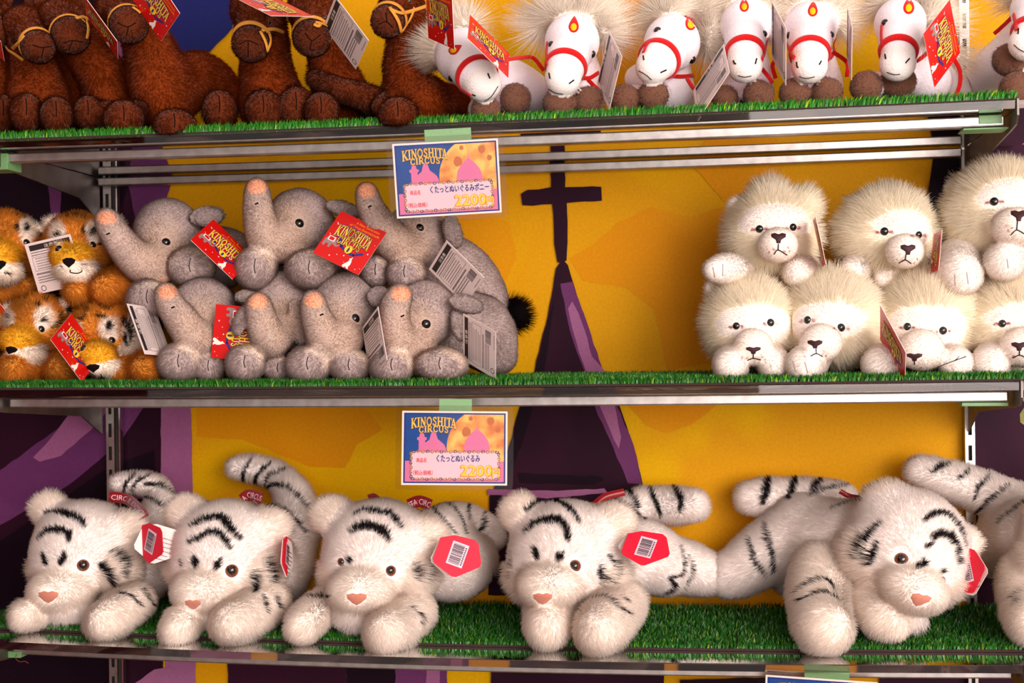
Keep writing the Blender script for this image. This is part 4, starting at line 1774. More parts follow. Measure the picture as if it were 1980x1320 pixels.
def elephant(cr, label, head, trunk, ears, limbs, feet, eyes, tip, slit, mouth=None, tuft=None, cheek=None):
    t = Toy(cr, 'elephant_plush', label, 'plush toy', 'grey elephant plushes on the middle shelf')
    t.holes, t.threads = [], []
    hx, hy, hY, R = head
    t.blob('head', hx, hy, hY - .008, R * 1.03, R * 1.03, R)
    if cheek:
        t.blob('face', *cheek, k=.015)
    t.limb('trunk', trunk, .016, 13)
    for ex, ey, eY, rx, ry, rz, roll, yaw in ears:
        t.blob('ear', ex, ey, eY, rx, ry, rz * .8, roll, yaw, k=.003)
        t.blob('ear', ex + rx * .12, ey + ry * .1, eY - .004, rx * .8, ry * .82, rz * .6, roll + 6, yaw, k=.004)
    for tag, k, pts in limbs:
        t.limb(tag, pts, k)
    for fx, fy, fY, rx, ry, roll in feet:
        t.blob('foot', fx, fy, fY, rx, ry, (rx + ry) * .42, roll, k=.006)
        t.limb('leg', [(fx, fy, ry * .82, fY + .01), (fx + (hx - fx) * .25, fy - ry * .1, ry * .85, fY + .07)], .01)
    if mouth:
        t.blob('lip', mouth[0], mouth[1], trunk[0][3] - .012, mouth[2] * .9, mouth[2] * .6, mouth[2] * .6, k=.008)
    t.begin()
    tx, ty, tw, th = tip
    pat = []
    for fx, fy, fY, rx, ry, roll in feet:
        pat += [(fx + rx * .42, fy - ry * .42, rx * .66, ry * .6, EL_PALE, .4, -40), (fx - rx * .14, fy + ry * .12, rx * .86, ry * .84, EL_GREY * 1.02, .35, 0)]
    pat = [(trunk[0][0], trunk[0][1] - R * .35, R * .8, R * .95, EL_TAUPE, .8)] + pat + [(tx, ty, tw, th, EL_PEACH, .18)]
    base = {'body': EL_GREY, 'head': EL_GREY, 'face': EL_TAUPE, 'trunk': (EL_TAUPE + EL_GREY) * .5, 'lip': EL_PEACH * .85, 'ear': EL_GREY * .72, 'foot': EL_GREY * 1.02, 'leg': EL_GREY}
    col = t.paint(base, (), pat, mott=.15)  # strong mottling puts the nap's sheen patches into the colour
    t.skin(col, .0029)
    for x, y, r in eyes:
        t.eye(x, y, r * 1.0, None, .5)
    if slit:
        t.stitch('nostril', [(slit[0] - 9, slit[1] + 3), (slit[0] + 9, slit[1] - 5)], 4.5)
    for i, (fx, fy, fY, rx, ry, roll) in enumerate(feet):
        t.stitch('sole_seam', [(fx - rx * .02, fy - ry * .45), (fx - rx * .08, fy - ry * .05), (fx - rx * .02, fy + ry * .25)], 2.2)
    t.fur(col, 800000, {'body': .0027, 'head': .0025, 'trunk': .0025, 'ear': .0026, 'foot': .0042, 'face': .003, 'leg': .0036, 'lip': .002}, lay=.7, rnd=.26, r0=.0002, droop=.15, center=t.P(trunk[1][0], trunk[1][1], trunk[1][3] - .02), jitter=.06)
    if tuft:
        x, y, Y, dx, dy, n = tuft
        p = t.P(x, y, Y)
        c = Plush()
        q = t.P(x + dx * .35, y + dy * .35, Y)
        c.c(p, q, .005, .006, 'tail')
        c.mesh(.0025)
        tail = fast_mesh('tail_tuft', c.V, c.F, SKIN, t.parent, True, np.tile(BLACKFUR, (len(c.V), 1)))
        tail['label'] = 'black hair tuft at the end of the tail'
        dirn = norm(t.P(x + dx, y + dy, Y) - p)
        n = 2600
        fi = RNG.integers(0, len(c.V), n)
        d = norm(dirn[None] * 0.9 + c.N[fi] * .7 + RNG.normal(0, .16, (n, 3)))
        hair_object('tuft_hair', c.V[fi], c.N[fi], d, RNG.uniform(.018, .036, n), np.tile(BLACKFUR, (n, 1)), tail, .00028, None, 3)
    return t


# ------------------------------------------------------------------ orange tigers
OT_OR = np.array(srgb(214, 138, 52))
OT_YE = np.array(srgb(228, 166, 40))
OT_WH = np.array(srgb(244, 226, 210))


def orange_tiger(cr, label, head, muzzle, mouth, ears, limbs, strokes, patches, eyes, nose, mouthline=None):
    t = Toy(cr, 'orange_tiger_plush', label, 'plush toy', 'orange tiger plushes on the middle shelf')
    t.holes, t.threads = [], []
    hx, hy, hY, R = head
    t.blob('head', hx, hy, hY, R * .98, R * .95, R * .9)
    for s in (-1, 1):
        t.blob('cheek', hx + s * R * .55, hy + R * .42, hY - .004, R * .45, R * .42, R * .45, k=.012)
    mx, my, mY, rx, ry = muzzle
    t.blob('muzzle', mx, my, mY + .008, rx, ry, rx * .85, k=.018)
    wx, wy, wY, wr, wh = mouth
    t.blob('mouth', wx, wy, wY + .005, wr, wh, wr * .72, k=.01)
    for ex, ey, eY, er in ears:
        t.blob('ear', ex, ey, eY, er, er * .9, er * .5, k=.005)
    for tag, k, pts in limbs:
        t.limb(tag, pts, k)
    t.begin()
    S = [(p, w, BLACKFUR) for p, w in strokes]
    Q = [(x, y, a, b, OT_WH, .35, ro) for x, y, a, b, ro in patches]
    base = {'body': OT_OR, 'head': OT_OR, 'cheek': OT_OR, 'muzzle': OT_YE, 'mouth': OT_WH, 'ear': OT_WH, 'paw': OT_OR * 1.05, 'fringe': OT_WH}
    col = t.paint(base, S, Q, mott=.22)
    t.skin(col, .0028)
    for x, y, r in eyes:
        t.eye(x, y, r)
    nx, ny, nw, nh, na = nose
    N0 = [(-1, -.6), (-.4, -1), (.4, -1), (1, -.6), (.8, .1), (0, 1), (-.8, .1)]
    ca, sa = math.cos(na), math.sin(na)
    t.dome('nose', [(nx + nw * (x * ca - y * sa), ny + nh * (x * sa + y * ca)) for x, y in N0], 8, STITCH, 'black nose', 0)
    if mouthline:
        t.stitch('mouth_seam', mouthline, 3)
    t.fur(col, 560000, {'body': .008, 'head': .0065, 'cheek': .0085, 'muzzle': .005, 'mouth': .0065, 'ear': .006, 'paw': .008, 'fringe': .011}, lay=.6, rnd=.42, r0=.00027, droop=.2, center=t.P(mx, my, mY - .02), jitter=.14)
    return t


# ------------------------------------------------------------------ pale lions
LI_MANE = np.array(srgb(255, 245, 226))
LI_FACE = np.array(srgb(250, 240, 232))


def lion(cr, label, mane, muzzle, limbs, eyes, nose, face, mouthline, ears=(), tufts=(), toes=()):
    t = Toy(cr, 'white_lion_plush', label, 'plush toy', 'pale lion plushes on the middle shelf')
    t.holes, t.threads = [], []
    hx, hy, hY, rx, ry = mane
    t.blob('mane', hx, hy, hY, rx * .92, ry * .9, rx * .72)
    t.blob('mane', hx, hy + ry * .25, hY - .006, rx * .86, ry * .66, rx * .7, k=.02)
    for x, y, Y, r, r2 in tufts:
        t.blob('mane', x, y, Y, r, r2, r, k=.02)
    fx, fy, fw, fh = face
    t.blob('face', fx, fy, hY - rx * .5 / cr.z * .00064, fw, fh, rx * .34, k=.01)
    mx, my, mY, ra, rb = muzzle
    t.blob('muzzle', mx, my, mY, ra, rb, ra * 1.0, k=.012)
    for ex, ey, eY, er in ears:
        t.blob('ear', ex, ey, eY, er, er, er * .6, k=.006)
    for tag, k, pts in limbs:
        t.limb(tag, pts, .003 if tag == 'paw' else k)
    t.begin()
    base = {'body': LI_FACE, 'mane': LI_MANE, 'face': LI_FACE, 'muzzle': LI_FACE * np.array([.99, .96, .93]), 'ear': LI_FACE, 'paw': LI_FACE}
    red = np.array(srgb(150, 50, 46))
    Q = []
    for ex, ey, er in eyes:
        Q.append((ex - er * 1.35, ey + 4, er * .55, er * .3, red, .5))
        Q.append((ex + er * 1.35, ey + 2, er * .55, er * .3, red, .5))
    nx, ny, nw, nh = nose
    for dx, dy in ((-1.5, 1.9), (-1.2, 2.7), (-.7, 2.2), (1.2, 1.8), (1.5, 2.5), (.8, 2.5)):
        Q.append((nx + dx * nw, ny + dy * nh, 5, 5, np.array(srgb(176, 92, 80)), .7))
    col = t.paint(base, (), Q, mott=.03)
    t.skin(col, .0031)
    for x, y, r in eyes:
        t.eye(x, y, r, None, .5)
    N0 = [(-1, -.8), (-.5, -1), (0, -.75), (.5, -1), (1, -.8), (.95, -.2), (.35, .35), (.25, 1), (-.25, 1), (-.35, .35), (-.95, -.2)]
    t.dome('nose', [(nx + nw * x, ny + nh * y) for x, y in N0], 8, NOSE_MAROON, 'dark maroon nose', 0)
    for ml in mouthline:
        t.stitch('mouth_seam', ml, 2.6)
    for tl in toes:
        t.stitch('toe_seam', tl, 1.8, GREY_THREAD)
    fc = t.P(mx, my, mY - .02)
    t.fur(col, 520000, {'body': .004, 'mane': .0135, 'face': .0018, 'muzzle': .0022, 'ear': .005, 'paw': .0035}, lay=.74, rnd=.3, r0=.00026, droop=.25, center=fc, jitter=.03, pts=4)
    return t


NOSE_MAROON = plain('maroon_nose_cloth', srgb(54, 16, 22), .7)
GREY_THREAD = plain('pale_thread', srgb(170, 140, 130), .8)

# ------------------------------------------------------------------ camels
CA_BODY = np.array(srgb(124, 50, 12))
CA_DARK = np.array(srgb(90, 38, 16))


def camel(cr, label, head, muzzle, limbs, feet, eyes, halter, mouth, dark=(), eyes2=()):
    t = Toy(cr, 'camel_plush', label, 'plush toy', 'brown camel plushes on the topmost shelf')
    t.holes, t.threads = [], []
    hx, hy, hY, R = head
    t.blob('head', hx, hy, hY, R, R * .92, R)
    mx, my, mY, rm = muzzle
    t.blob('muzzle', mx, my, mY, rm, rm * .98, rm * .95, k=.008)
    t.limb('snout', [(hx, hy, R * .75, hY - .01), (mx, my, rm * .9, mY + .01)], .012)
    for s in (-1, 1):
        t.blob('ear', hx + s * R * .95, hy - R * .75, hY + .012, R * .3, R * .34, R * .16, -s * 30, k=.005)
    for tag, k, pts in limbs:
        t.limb(tag, pts, k)
    for fx, fy, fY, rx, ry in feet:
        t.blob('foot', fx, fy, fY, rx, ry, (rx + ry) * .42, k=.006)
    t.begin()
    base = {'body': CA_BODY, 'head': CA_BODY * .8, 'muzzle': CA_DARK, 'snout': CA_BODY * .7, 'foot': CA_DARK * 1.1, 'ear': CA_DARK, 'arm': CA_DARK}
    col = t.paint(base, (), [], mott=.16)
    t.skin(col, .003)
    for x, y, r in eyes:
        t.eye(x, y, r)
    for h in halter:
        t.strap('halter', h, 11, TAN_TAPE, 'yellow cotton halter tape', .003)
    if halter:
        M_, H_ = t.P(mx, my, mY), t.P(hx, hy, hY)
        t.loop('halter', M_ + (H_ - M_) * .2, norm(H_ - M_), .004, TAN_TAPE, 'yellow cotton noseband', .0026, t.r(mx, my, mY, rm) * 1.12)
    for m in mouth:
        t.stitch('mouth_seam', m, 3)
    for fx, fy, fY, rx, ry in feet:
        t.stitch('toe_seam', [(fx - rx * .05, fy - ry * .75), (fx, fy - ry * .3), (fx - rx * .02, fy + ry * .1)], 3)
    t.fur(col, 460000, {'body': .0048, 'head': .0045, 'muzzle': .0028, 'snout': .004, 'foot': .0045, 'arm': .0045, 'ear': .004}, lay=.6, rnd=.45, r0=.00025, droop=.2, center=t.P(mx, my, mY - .02), jitter=.16)
    return t


# ------------------------------------------------------------------ ponies
PO_WHITE = np.array(srgb(244, 234, 240))
PO_MUZ = np.array(srgb(248, 240, 236))
PO_MANE = np.array(srgb(254, 243, 230))
PO_HOOF = np.array(srgb(112, 76, 60))


def pony(cr, label, head, muzzle, limbs, hooves, eyes, emblem, nostrils, mouth, straps, reins, manes, bend=0, ring_t=.2, hoof_r=1.0):
    t = Toy(cr, 'white_pony_plush', label, 'plush toy', 'white pony plushes on the topmost shelf')
    t.holes, t.threads = [], []
    hx, hy, hY, R, rh = head
    mx, my, mY, rm = muzzle
    my += rm * .06
    rm *= 1.07
    t.blob('head', hx, hy, hY, R * .97, R * .98, R * .92, rh)
    t.limb('head', [(hx, hy, R * .82, hY - .006), (hx + (mx - hx) * .6, hy + (my - hy) * .6, R * .76, mY + .012)], .012)
    t.blob('muzzle', mx, my, mY, rm, rm * .98, rm * .9, k=.006)
    for x, y, Y, rx, ry, rz, ro in manes:
        t.blob('mane', x, y, Y, rx, ry, rz, ro, k=.008)
    for tag, k, pts in limbs:
        t.limb(tag, pts, k)
    hooves = [(fx, fy, fY + .024, r * 1.0) for fx, fy, fY, r in hooves]
    for fx, fy, fY, r in hooves:
        t.blob('hoof', fx, fy, fY, r, r * .98, r * .8, k=.003)
        t.limb('leg', [(fx + r * .03, fy + r * .15, r * .92, fY + .012), (fx + (hx - fx) * .2, fy - r * .05, r * .9, fY + .07)], .004)
    t.begin()
    base = {'body': PO_WHITE, 'head': PO_WHITE, 'muzzle': PO_MUZ, 'mane': PO_MANE, 'hoof': PO_HOOF, 'leg': PO_WHITE}
    col = t.paint(base, (), [], mott=.02)
    t.skin(col, .0029)
    for x, y, r in eyes:
        t.eye(x, y, r * 1.2, None, .65)
    if emblem:
        x, y, r, ro = emblem
        D = [(math.cos(a), math.sin(a)) for a in np.linspace(0, 2 * math.pi, 16, endpoint=False)]
        ca, sa = math.cos(math.radians(ro)), math.sin(math.radians(ro))

        def O(sx, sy, drop):
            out = []
            for a, b in D:
                Y_ = b * sy * (1.0 if b > 0 else 1 + drop * (1 - abs(a)))
                X_ = a * sx
                out.append((x + r * (X_ * ca - Y_ * sa), y + r * (X_ * sa + Y_ * ca)))
            return out
        t.dome('forehead_emblem', O(1, 1.12, .9), r * .16, RED_FELT, 'red felt drop on the forehead', .0002)
        t.dome('emblem_centre', O(.6, .74, 0), r * .2, YELLOW_FELT, 'yellow felt spot', .0008, False)
    for n in nostrils:
        t.stitch('nostril', n, cr.z * 1.4)
    if mouth:
        t.stitch('mouth_seam', mouth, cr.z * .8)
    M_, H_ = t.P(mx, my, mY), t.P(hx, hy, hY)
    t.loop('noseband', M_ + (H_ - M_) * ring_t, norm(H_ - M_), .0042, RED_FELT, 'red felt noseband', .0006, t.r(mx, my, mY, rm) * 1.75)
    for s in straps:
        t.strap('cheek_strap', s, cr.z * 4.2, RED_FELT, 'red felt cheek strap')
    for s in reins:
        t.strap('rein', s, cr.z * 4, RED_FELT, 'red felt rein', snap=False)
    c = t.P(mx, my, mY - .02)
    t.fur(col, 240000, {'body': .0014, 'head': .0009, 'muzzle': .0012, 'hoof': .0022, 'leg': .0012, 'mane': 0}, lay=.4, rnd=.5, r0=.0002, droop=.1, center=c, jitter=.06, name='nap')
    o = t.fur(col, 800000, {'mane': .025, 'body': 0}, lay=.74, rnd=.36, r0=.00028, droop=.7, center=c, jitter=.06, name='mane', tags=('mane',), pts=5)
    return t

# ------------------------------------------------------------------ lowest shelf: white tigers
cH, cI, cJ, cK, cL, cM, cN = Crop(360, 390, 4.0), Crop(0, 0, 5.5), Crop(440, 0, 5.5), Crop(780, 0, 5.5), Crop(1120, 0, 5.5), Crop(1460, 0, 4.304), Crop(0, 380, 3.475)
cA, cB, cG = Crop(440, 320, 2.75), Crop(0, 340, 2.87), Crop(1340, 290, 2.5875)
cC, cD, cE, cF = Crop(0, 0, 3.0), Crop(500, 0, 3.0), Crop(980, 0, 3.96), Crop(1380, 0, 3.3)
c1, c2, c3, c4 = Crop(0, 780, 2.445), Crop(520, 780, 2.445), Crop(920, 840, 2.75), Crop(1360, 780, 2.445)


def ribbon(t, pts, w, cr, words=None):
    """Satin band round the neck with pale lettering: pts are crop pixels with depth."""
    X = spline([cr_p for cr_p in [at(*cr.p(x, y), Y) for x, y, Y in pts]], 14)
    T = norm(np.gradient(X, axis=0))
    v = norm(CAM - X.mean(0))
    side = norm(np.cross(T, v[None]))
    hw = w / cr.z * mpp(X[0]) / 2
    lift = v * .0006
    V = np.vstack([X - side * hw, X + side * hw, X - side * hw - lift, X + side * hw - lift])
    n = len(X)
    F = []
    for i in range(n - 1):
        F += [(i, i + 1, n + i + 1, n + i), (2 * n + i, 3 * n + i, 3 * n + i + 1, 2 * n + i + 1),
              (i, 2 * n + i, 2 * n + i + 1, i + 1), (n + i, n + i + 1, 3 * n + i + 1, 3 * n + i)]
    o = new_mesh('neck_ribbon', V, F, RIBBON, t.parent, True)
    o['label'] = 'dark red satin ribbon'
    if words:
        # lettering runs along the band
        L = np.r_[0, np.cumsum(np.linalg.norm(np.diff(X, axis=0), axis=1))]
        tv, tf, tw = text_geo(words, hw * 1.35)
        sc = L[-1] * .94 / tw
        out = []
        for a, b in tv:
            q = a * min(sc, 1.6) + L[-1] * .03
            p = np.array([np.interp(q, L, X[:, k]) for k in range(3)])
            s = norm(np.array([np.interp(q, L, side[:, k]) for k in range(3)]))
            out.append(p - s * (b - hw * .48) + v * .0006)
        new_mesh('lettering', out, tf, INK_LILAC, o)
    return o


wt1 = white_tiger(c1, 'white tiger plush at the left end of the lowest shelf, tail curled over its back',
    (400, 690, .085, 238), (290, 880, .038, 150, 108), (330, 965, .05, 110),
    [(215, 480, .085, 70, 20), (625, 590, .085, 80, -25)],
    [('body', .02, [(520, 700, 150, .12), (660, 790, 150, .16), (700, 650, 120, .2)]),
     ('paw', .008, [(260, 960, 70, .06), (170, 985, 72, .03), (115, 1000, 64, .01)]),
     ('paw', .008, [(650, 930, 80, .05), (560, 990, 90, .02), (490, 1035, 84, 0)]),
     ('tail', .012, [(740, 540, 76, .22), (760, 430, 56, .24), (690, 378, 46, .235), (560, 378, 42, .22)])],
    [([(215, 520), (270, 513), (330, 530), (380, 560), (395, 582)], 12), ([(185, 640), (225, 605), (270, 598), (318, 618), (325, 645)], 15),
     ([(205, 718), (225, 762)], 14), ([(302, 712), (285, 765)], 13), ([(520, 705), (568, 742), (580, 812)], 13), ([(475, 760), (495, 800), (522, 848)], 14),
     ([(550, 895), (610, 902), (665, 952)], 7), ([(665, 870), (722, 948)], 6), ([(590, 452), (650, 437), (720, 460), (785, 497)], 7),
     ([(575, 425), (600, 370), (640, 340)], 6), ([(615, 410), (650, 365), (700, 343)], 6), ([(685, 380), (750, 388), (815, 425)], 9)],
    [(393, 764, 30)], (228, 915, 50, 30))
ribbon(wt1, [(515, 440, .14), (600, 452, .14), (660, 505, .1), (680, 540, .085)], 50, c1, 'CIRCUS  KINOSHITA')
pet_tag(wt1.parent, 290, 1050, .02, -58, 0, -14, leaf=(66, 4), size=1.0)

wt2 = white_tiger(c1, 'second white tiger plush from the left, tail raised against the yellow wall',
    (1065, 700, .085, 250), (965, 880, .035, 150, 108), (960, 985, .05, 100),
    [(860, 500, .085, 78, 20), (1300, 575, .085, 84, -25)],
    [('body', .02, [(1180, 700, 165, .12), (1310, 800, 150, .17), (1390, 600, 110, .2)]),
     ('paw', .008, [(930, 970, 75, .05), (870, 1030, 80, .02), (835, 1075, 74, 0)]),
     ('paw', .008, [(1280, 930, 85, .06), (1180, 1000, 100, .03), (1090, 1040, 92, 0)]),
     ('tail', .012, [(1410, 560, 110, .2), (1380, 430, 80, .22), (1320, 350, 60, .235), (1220, 310, 56, .235), (1118, 302, 46, .225)])],
    [([(910, 575), (980, 548), (1040, 540), (1090, 600), (1130, 637)], 15), ([(900, 655), (950, 632), (1000, 608), (1055, 640), (1085, 682)], 14),
     ([(920, 730), (930, 778)], 14), ([(1037, 742), (1014, 788)], 12), ([(1245, 735), (1266, 790), (1276, 852)], 13), ([(1190, 795), (1200, 890)], 13),
     ([(1240, 900), (1262, 985)], 7), ([(1300, 910), (1325, 965)], 7), ([(1215, 470), (1310, 490), (1390, 545), (1440, 605)], 7), ([(1220, 400), (1300, 388), (1380, 420), (1475, 525)], 7),
     ([(1185, 268), (1150, 330), (1162, 405)], 7), ([(1275, 287), (1215, 340), (1205, 402)], 8), ([(1350, 318), (1275, 343), (1260, 388)], 8), ([(862, 740), (862, 765)], 9)],
    [(1095, 790, 34)], (912, 952, 40, 26))
ribbon(wt2, [(1145, 455, .15), (1180, 432, .15), (1240, 450, .14)], 56, c1, 'A CIRCUS')
ribbon(wt2, [(1190, 465, .14), (1215, 490, .12), (1222, 515, .1)], 30, c1)
pet_tag(wt2.parent, 555, 1075, .055, 78, 0, -8, leaf=(-3, 0))

wt3 = white_tiger(c2, 'white tiger plush below the middle price card, coral tag facing front beside its ear',
    (520, 700, .085, 255), (435, 880, .03, 155, 112), (420, 985, .045, 110),
    [(275, 510, .085, 82, 20), (765, 625, .08, 90, -25)],
    [('body', .02, [(700, 720, 170, .12), (860, 760, 165, .16), (940, 740, 140, .2)]),
     ('body', .02, [(800, 620, 130, .16), (880, 560, 90, .2)]),
     ('paw', .008, [(310, 920, 66, .08), (220, 990, 82, .04), (160, 1050, 80, .01)]),
     ('paw', .008, [(690, 980, 95, .06), (610, 1050, 104, .03), (550, 1085, 98, 0)]),
     ('tail', .012, [(930, 560, 80, .22), (1010, 590, 66, .235), (1060, 640, 50, .24)])],
    [([(405, 525), (450, 505), (510, 513), (570, 523), (600, 560), (620, 588)], 13), ([(395, 605), (430, 585), (490, 583), (540, 610), (560, 645)], 19),
     ([(385, 738), (384, 752)], 14), ([(330, 735), (352, 765)], 8), ([(745, 735), (750, 790), (735, 835)], 10), ([(683, 755), (690, 825)], 11),
     ([(750, 480), (820, 550), (875, 612)], 7), ([(780, 462), (860, 490), (910, 550), (925, 612)], 8), ([(935, 478), (940, 545)], 7), ([(1012, 515), (1003, 580), (980, 605)], 8),
     ([(1055, 790), (1040, 850), (960, 905)], 9), ([(180, 915), (240, 915), (292, 903)], 8), ([(670, 960), (718, 1000), (716, 1035)], 6)],
    [(575, 790, 28), (342, 748, 20)], (415, 925, 50, 30))
ribbon(wt3, [(660, 480, .15), (710, 462, .155), (765, 480, .15)], 56, c2, 'ITA CIRC')
ribbon(wt3, [(690, 500, .14), (720, 525, .12), (750, 532, .1)], 24, c2)
ribbon(wt3, [(468, 442, .14), (495, 435, .15), (520, 450, .14)], 22, c2)
pet_tag(wt3.parent, 882, 1075, .03, 4, 4, -12, leaf=(8, -16), size=1.02)

wt4 = white_tiger(c3, 'white tiger plush before the purple tower, hind leg and tail stretched right',
    (480, 640, .09, 300), (395, 800, .035, 178, 125), (390, 930, .05, 120),
    [(205, 390, .09, 88, 20), (760, 455, .085, 100, -25)],
    [('body', .02, [(680, 660, 180, .13), (860, 640, 190, .17), (990, 690, 160, .19)]),
     ('leg', .012, [(1020, 690, 140, .2), (1130, 710, 128, .2), (1215, 740, 112, .2)]),
     ('paw', .008, [(420, 940, 105, .06), (385, 1000, 115, .03), (380, 1020, 108, .015)]),
     ('paw', .008, [(790, 890, 115, .07), (710, 980, 130, .03), (650, 1045, 122, 0)]),
     ('tail', .012, [(800, 400, 80, .22), (900, 372, 84, .235), (1020, 378, 90, .235), (1150, 375, 84, .225)])],
    [([(275, 408), (320, 370), (390, 353), (460, 368), (510, 410), (545, 464)], 14), ([(268, 520), (310, 480), (370, 453), (430, 460), (475, 500), (490, 565)], 18),
     ([(318, 615), (332, 658)], 17), ([(458, 635), (432, 672)], 17), ([(700, 640), (737, 700), (720, 785)], 11), ([(658, 700), (662, 785)], 15),
     ([(190, 620), (196, 760)], 6), ([(590, 900), (640, 868), (690, 866), (750, 910), (812, 942)], 7), ([(760, 852), (812, 888)], 6),
     ([(735, 345), (820, 390), (895, 455)], 8), ([(800, 295), (835, 350), (858, 388)], 11), ([(910, 285), (950, 350), (978, 415)], 12), ([(1030, 285), (1087, 340), (1080, 405)], 12),
     ([(1082, 590), (1106, 680), (1090, 740), (1020, 762)], 8), ([(1025, 760), (1055, 810), (1000, 842)], 12), ([(1125, 640), (1150, 715), (1105, 815)], 5)],
    [(528, 697, 34)], (355, 875, 54, 34))
ribbon(wt4, [(630, 375, .15), (690, 330, .16), (790, 305, .17)], 40, c3, None)
pet_tag(wt4.parent, 1246, 1060, .04, 4, -35, -8, leaf=(4, -16), size=1.0)

wt5 = white_tiger(c4, 'white tiger plush with tilted head facing right, hind leg stretched back',
    (965, 670, .085, 278), (990, 870, .03, 160, 115), (960, 990, .05, 90),
    [(850, 460, .085, 95, 25), (1262, 650, .1, 60, -50)],
    [('body', .02, [(780, 640, 185, .13), (640, 660, 195, .16), (480, 600, 165, .2)]),
     ('leg', .015, [(470, 620, 170, .2), (300, 710, 140, .2), (170, 790, 112, .2), (120, 810, 100, .2)]),
     ('leg', .015, [(470, 760, 120, .2), (400, 830, 70, .21)]),
     ('paw', .01, [(560, 800, 140, .1), (545, 930, 132, .06), (560, 1040, 122, .02), (580, 1060, 118, .01)]),
     ('paw', .008, [(800, 940, 105, .07), (850, 1010, 92, .04), (900, 1040, 70, .03)]),
     ('tail', .012, [(640, 455, 84, .22), (500, 445, 84, .235), (340, 445, 84, .235), (230, 445, 78, .23)])],
    [([(1045, 555), (1100, 520), (1160, 530), (1210, 590), (1240, 675)], 14), ([(1085, 632), (1140, 618), (1190, 660), (1207, 745)], 18),
     ([(1010, 778), (1040, 755), (1035, 745)], 13), ([(1115, 800), (1140, 785)], 13), ([(838, 565), (770, 640), (740, 725)], 13), ([(826, 662), (792, 758)], 14), ([(1050, 680), (1080, 665)], 10),
     ([(440, 890), (500, 850), (585, 832), (628, 892)], 7), ([(455, 922), (560, 893), (620, 910), (645, 935)], 8),
     ([(505, 440), (600, 402), (695, 388)], 6), ([(610, 500), (680, 470), (755, 453)], 6), ([(295, 565), (320, 660), (342, 785)], 9), ([(218, 630), (250, 740), (305, 805)], 8),
     ([(318, 355), (285, 465)], 14), ([(445, 355), (408, 452)], 14), ([(565, 358), (520, 415)], 14)],
    [(937, 735, 34), (1132, 832, 18)], (1022, 930, 52, 32), roll=-20)
ribbon(wt5, [(645, 413, .15), (690, 437, .15), (750, 447, .14)], 24, c4)
ribbon(wt5, [(700, 490, .14), (720, 500, .13), (745, 490, .12)], 34, c4)
pet_tag(wt5.parent, 1868, 1108, .06, -48, 0, 24, leaf=(3, 0), size=1.0)

wt6 = white_tiger(c4, 'white tiger plush at the right end of the lowest shelf, mostly cut off',
    (1790, 660, .09, 270), (1830, 860, .035, 160, 115), (1830, 980, .05, 100),
    [(1620, 470, .09, 90, 25), (2060, 520, .09, 80, -30)],
    [('body', .02, [(1660, 700, 200, .14), (1560, 640, 190, .17), (1400, 690, 130, .22)]),
     ('body', .02, [(1500, 560, 130, .21), (1430, 620, 130, .22)]),
     ('paw', .01, [(1530, 830, 130, .1), (1530, 960, 110, .06), (1550, 1030, 100, .02)]),
     ('paw', .008, [(1780, 980, 100, .05), (1720, 1060, 100, .01)]),
     ('tail', .015, [(1500, 500, 110, .22), (1350, 430, 95, .235), (1180, 370, 84, .235), (1020, 318, 66, .225)])],
    [([(1080, 325), (1120, 300), (1170, 290)], 9), ([(1208, 357), (1265, 325)], 6), ([(1288, 445), (1310, 390), (1362, 348)], 7), ([(1283, 525), (1360, 460), (1448, 388)], 8), ([(1395, 565), (1500, 480), (1530, 470)], 8),
     ([(1458, 920), (1512, 880)], 5), ([(1470, 945), (1516, 915)], 5)],
    [(1700, 720, 32)], (1850, 920, 52, 32))

# ------------------------------------------------------------------ middle shelf: elephants
cA, cB = Crop(440, 320, 2.75), Crop(0, 340, 2.87)

e5 = elephant(cA, 'lower row elephant plush whose raised trunk covers its face',
    (285, 715, .1, 148), [(275, 870, 92, .05), (228, 925, 92, .03), (190, 850, 78, .015), (168, 770, 66, .012), (165, 735, 58, .015)],
    [(66, 825, .012, 44, 96, 14, -22, -20), (378, 835, .05, 62, 136, 18, 12, 20)],
    [('body', .02, [(290, 780, 150, .12), (330, 850, 160, .18)])],
    [(95, 1050, .02, 100, 96, 0), (270, 1080, .045, 76, 66, 0)],
    [], (165, 722, 54, 44), None, (250, 1000, 44), cheek=(310, 850, .075, 112, 130, 100))
hang_tag(e5.parent, (600,825),(560,1240),(235,790),.022,'front',1,cH)
e6 = elephant(cA, 'elephant plush in the lower row showing one eye, second from the right',
    (620, 745, .085, 168), [(600, 920, 120, .045), (545, 940, 105, .03), (490, 850, 82, .015), (462, 770, 66, .012), (455, 720, 58, .015)],
    [(808, 700, .05, 78, 64, 20, -12, 25), (420, 790, .1, 40, 80, 20, 10, -30)],
    [('body', .02, [(660, 800, 160, .13), (720, 860, 170, .2)])],
    [(430, 1060, .02, 118, 98, 0), (650, 1065, .025, 105, 88, 0)],
    [(680, 812, 29)], (460, 716, 52, 42), (500, 793), (615, 990, 44))
hang_tag(e6.parent, (715,860),(800,752),(762,1140),.012,'back',1,cA)
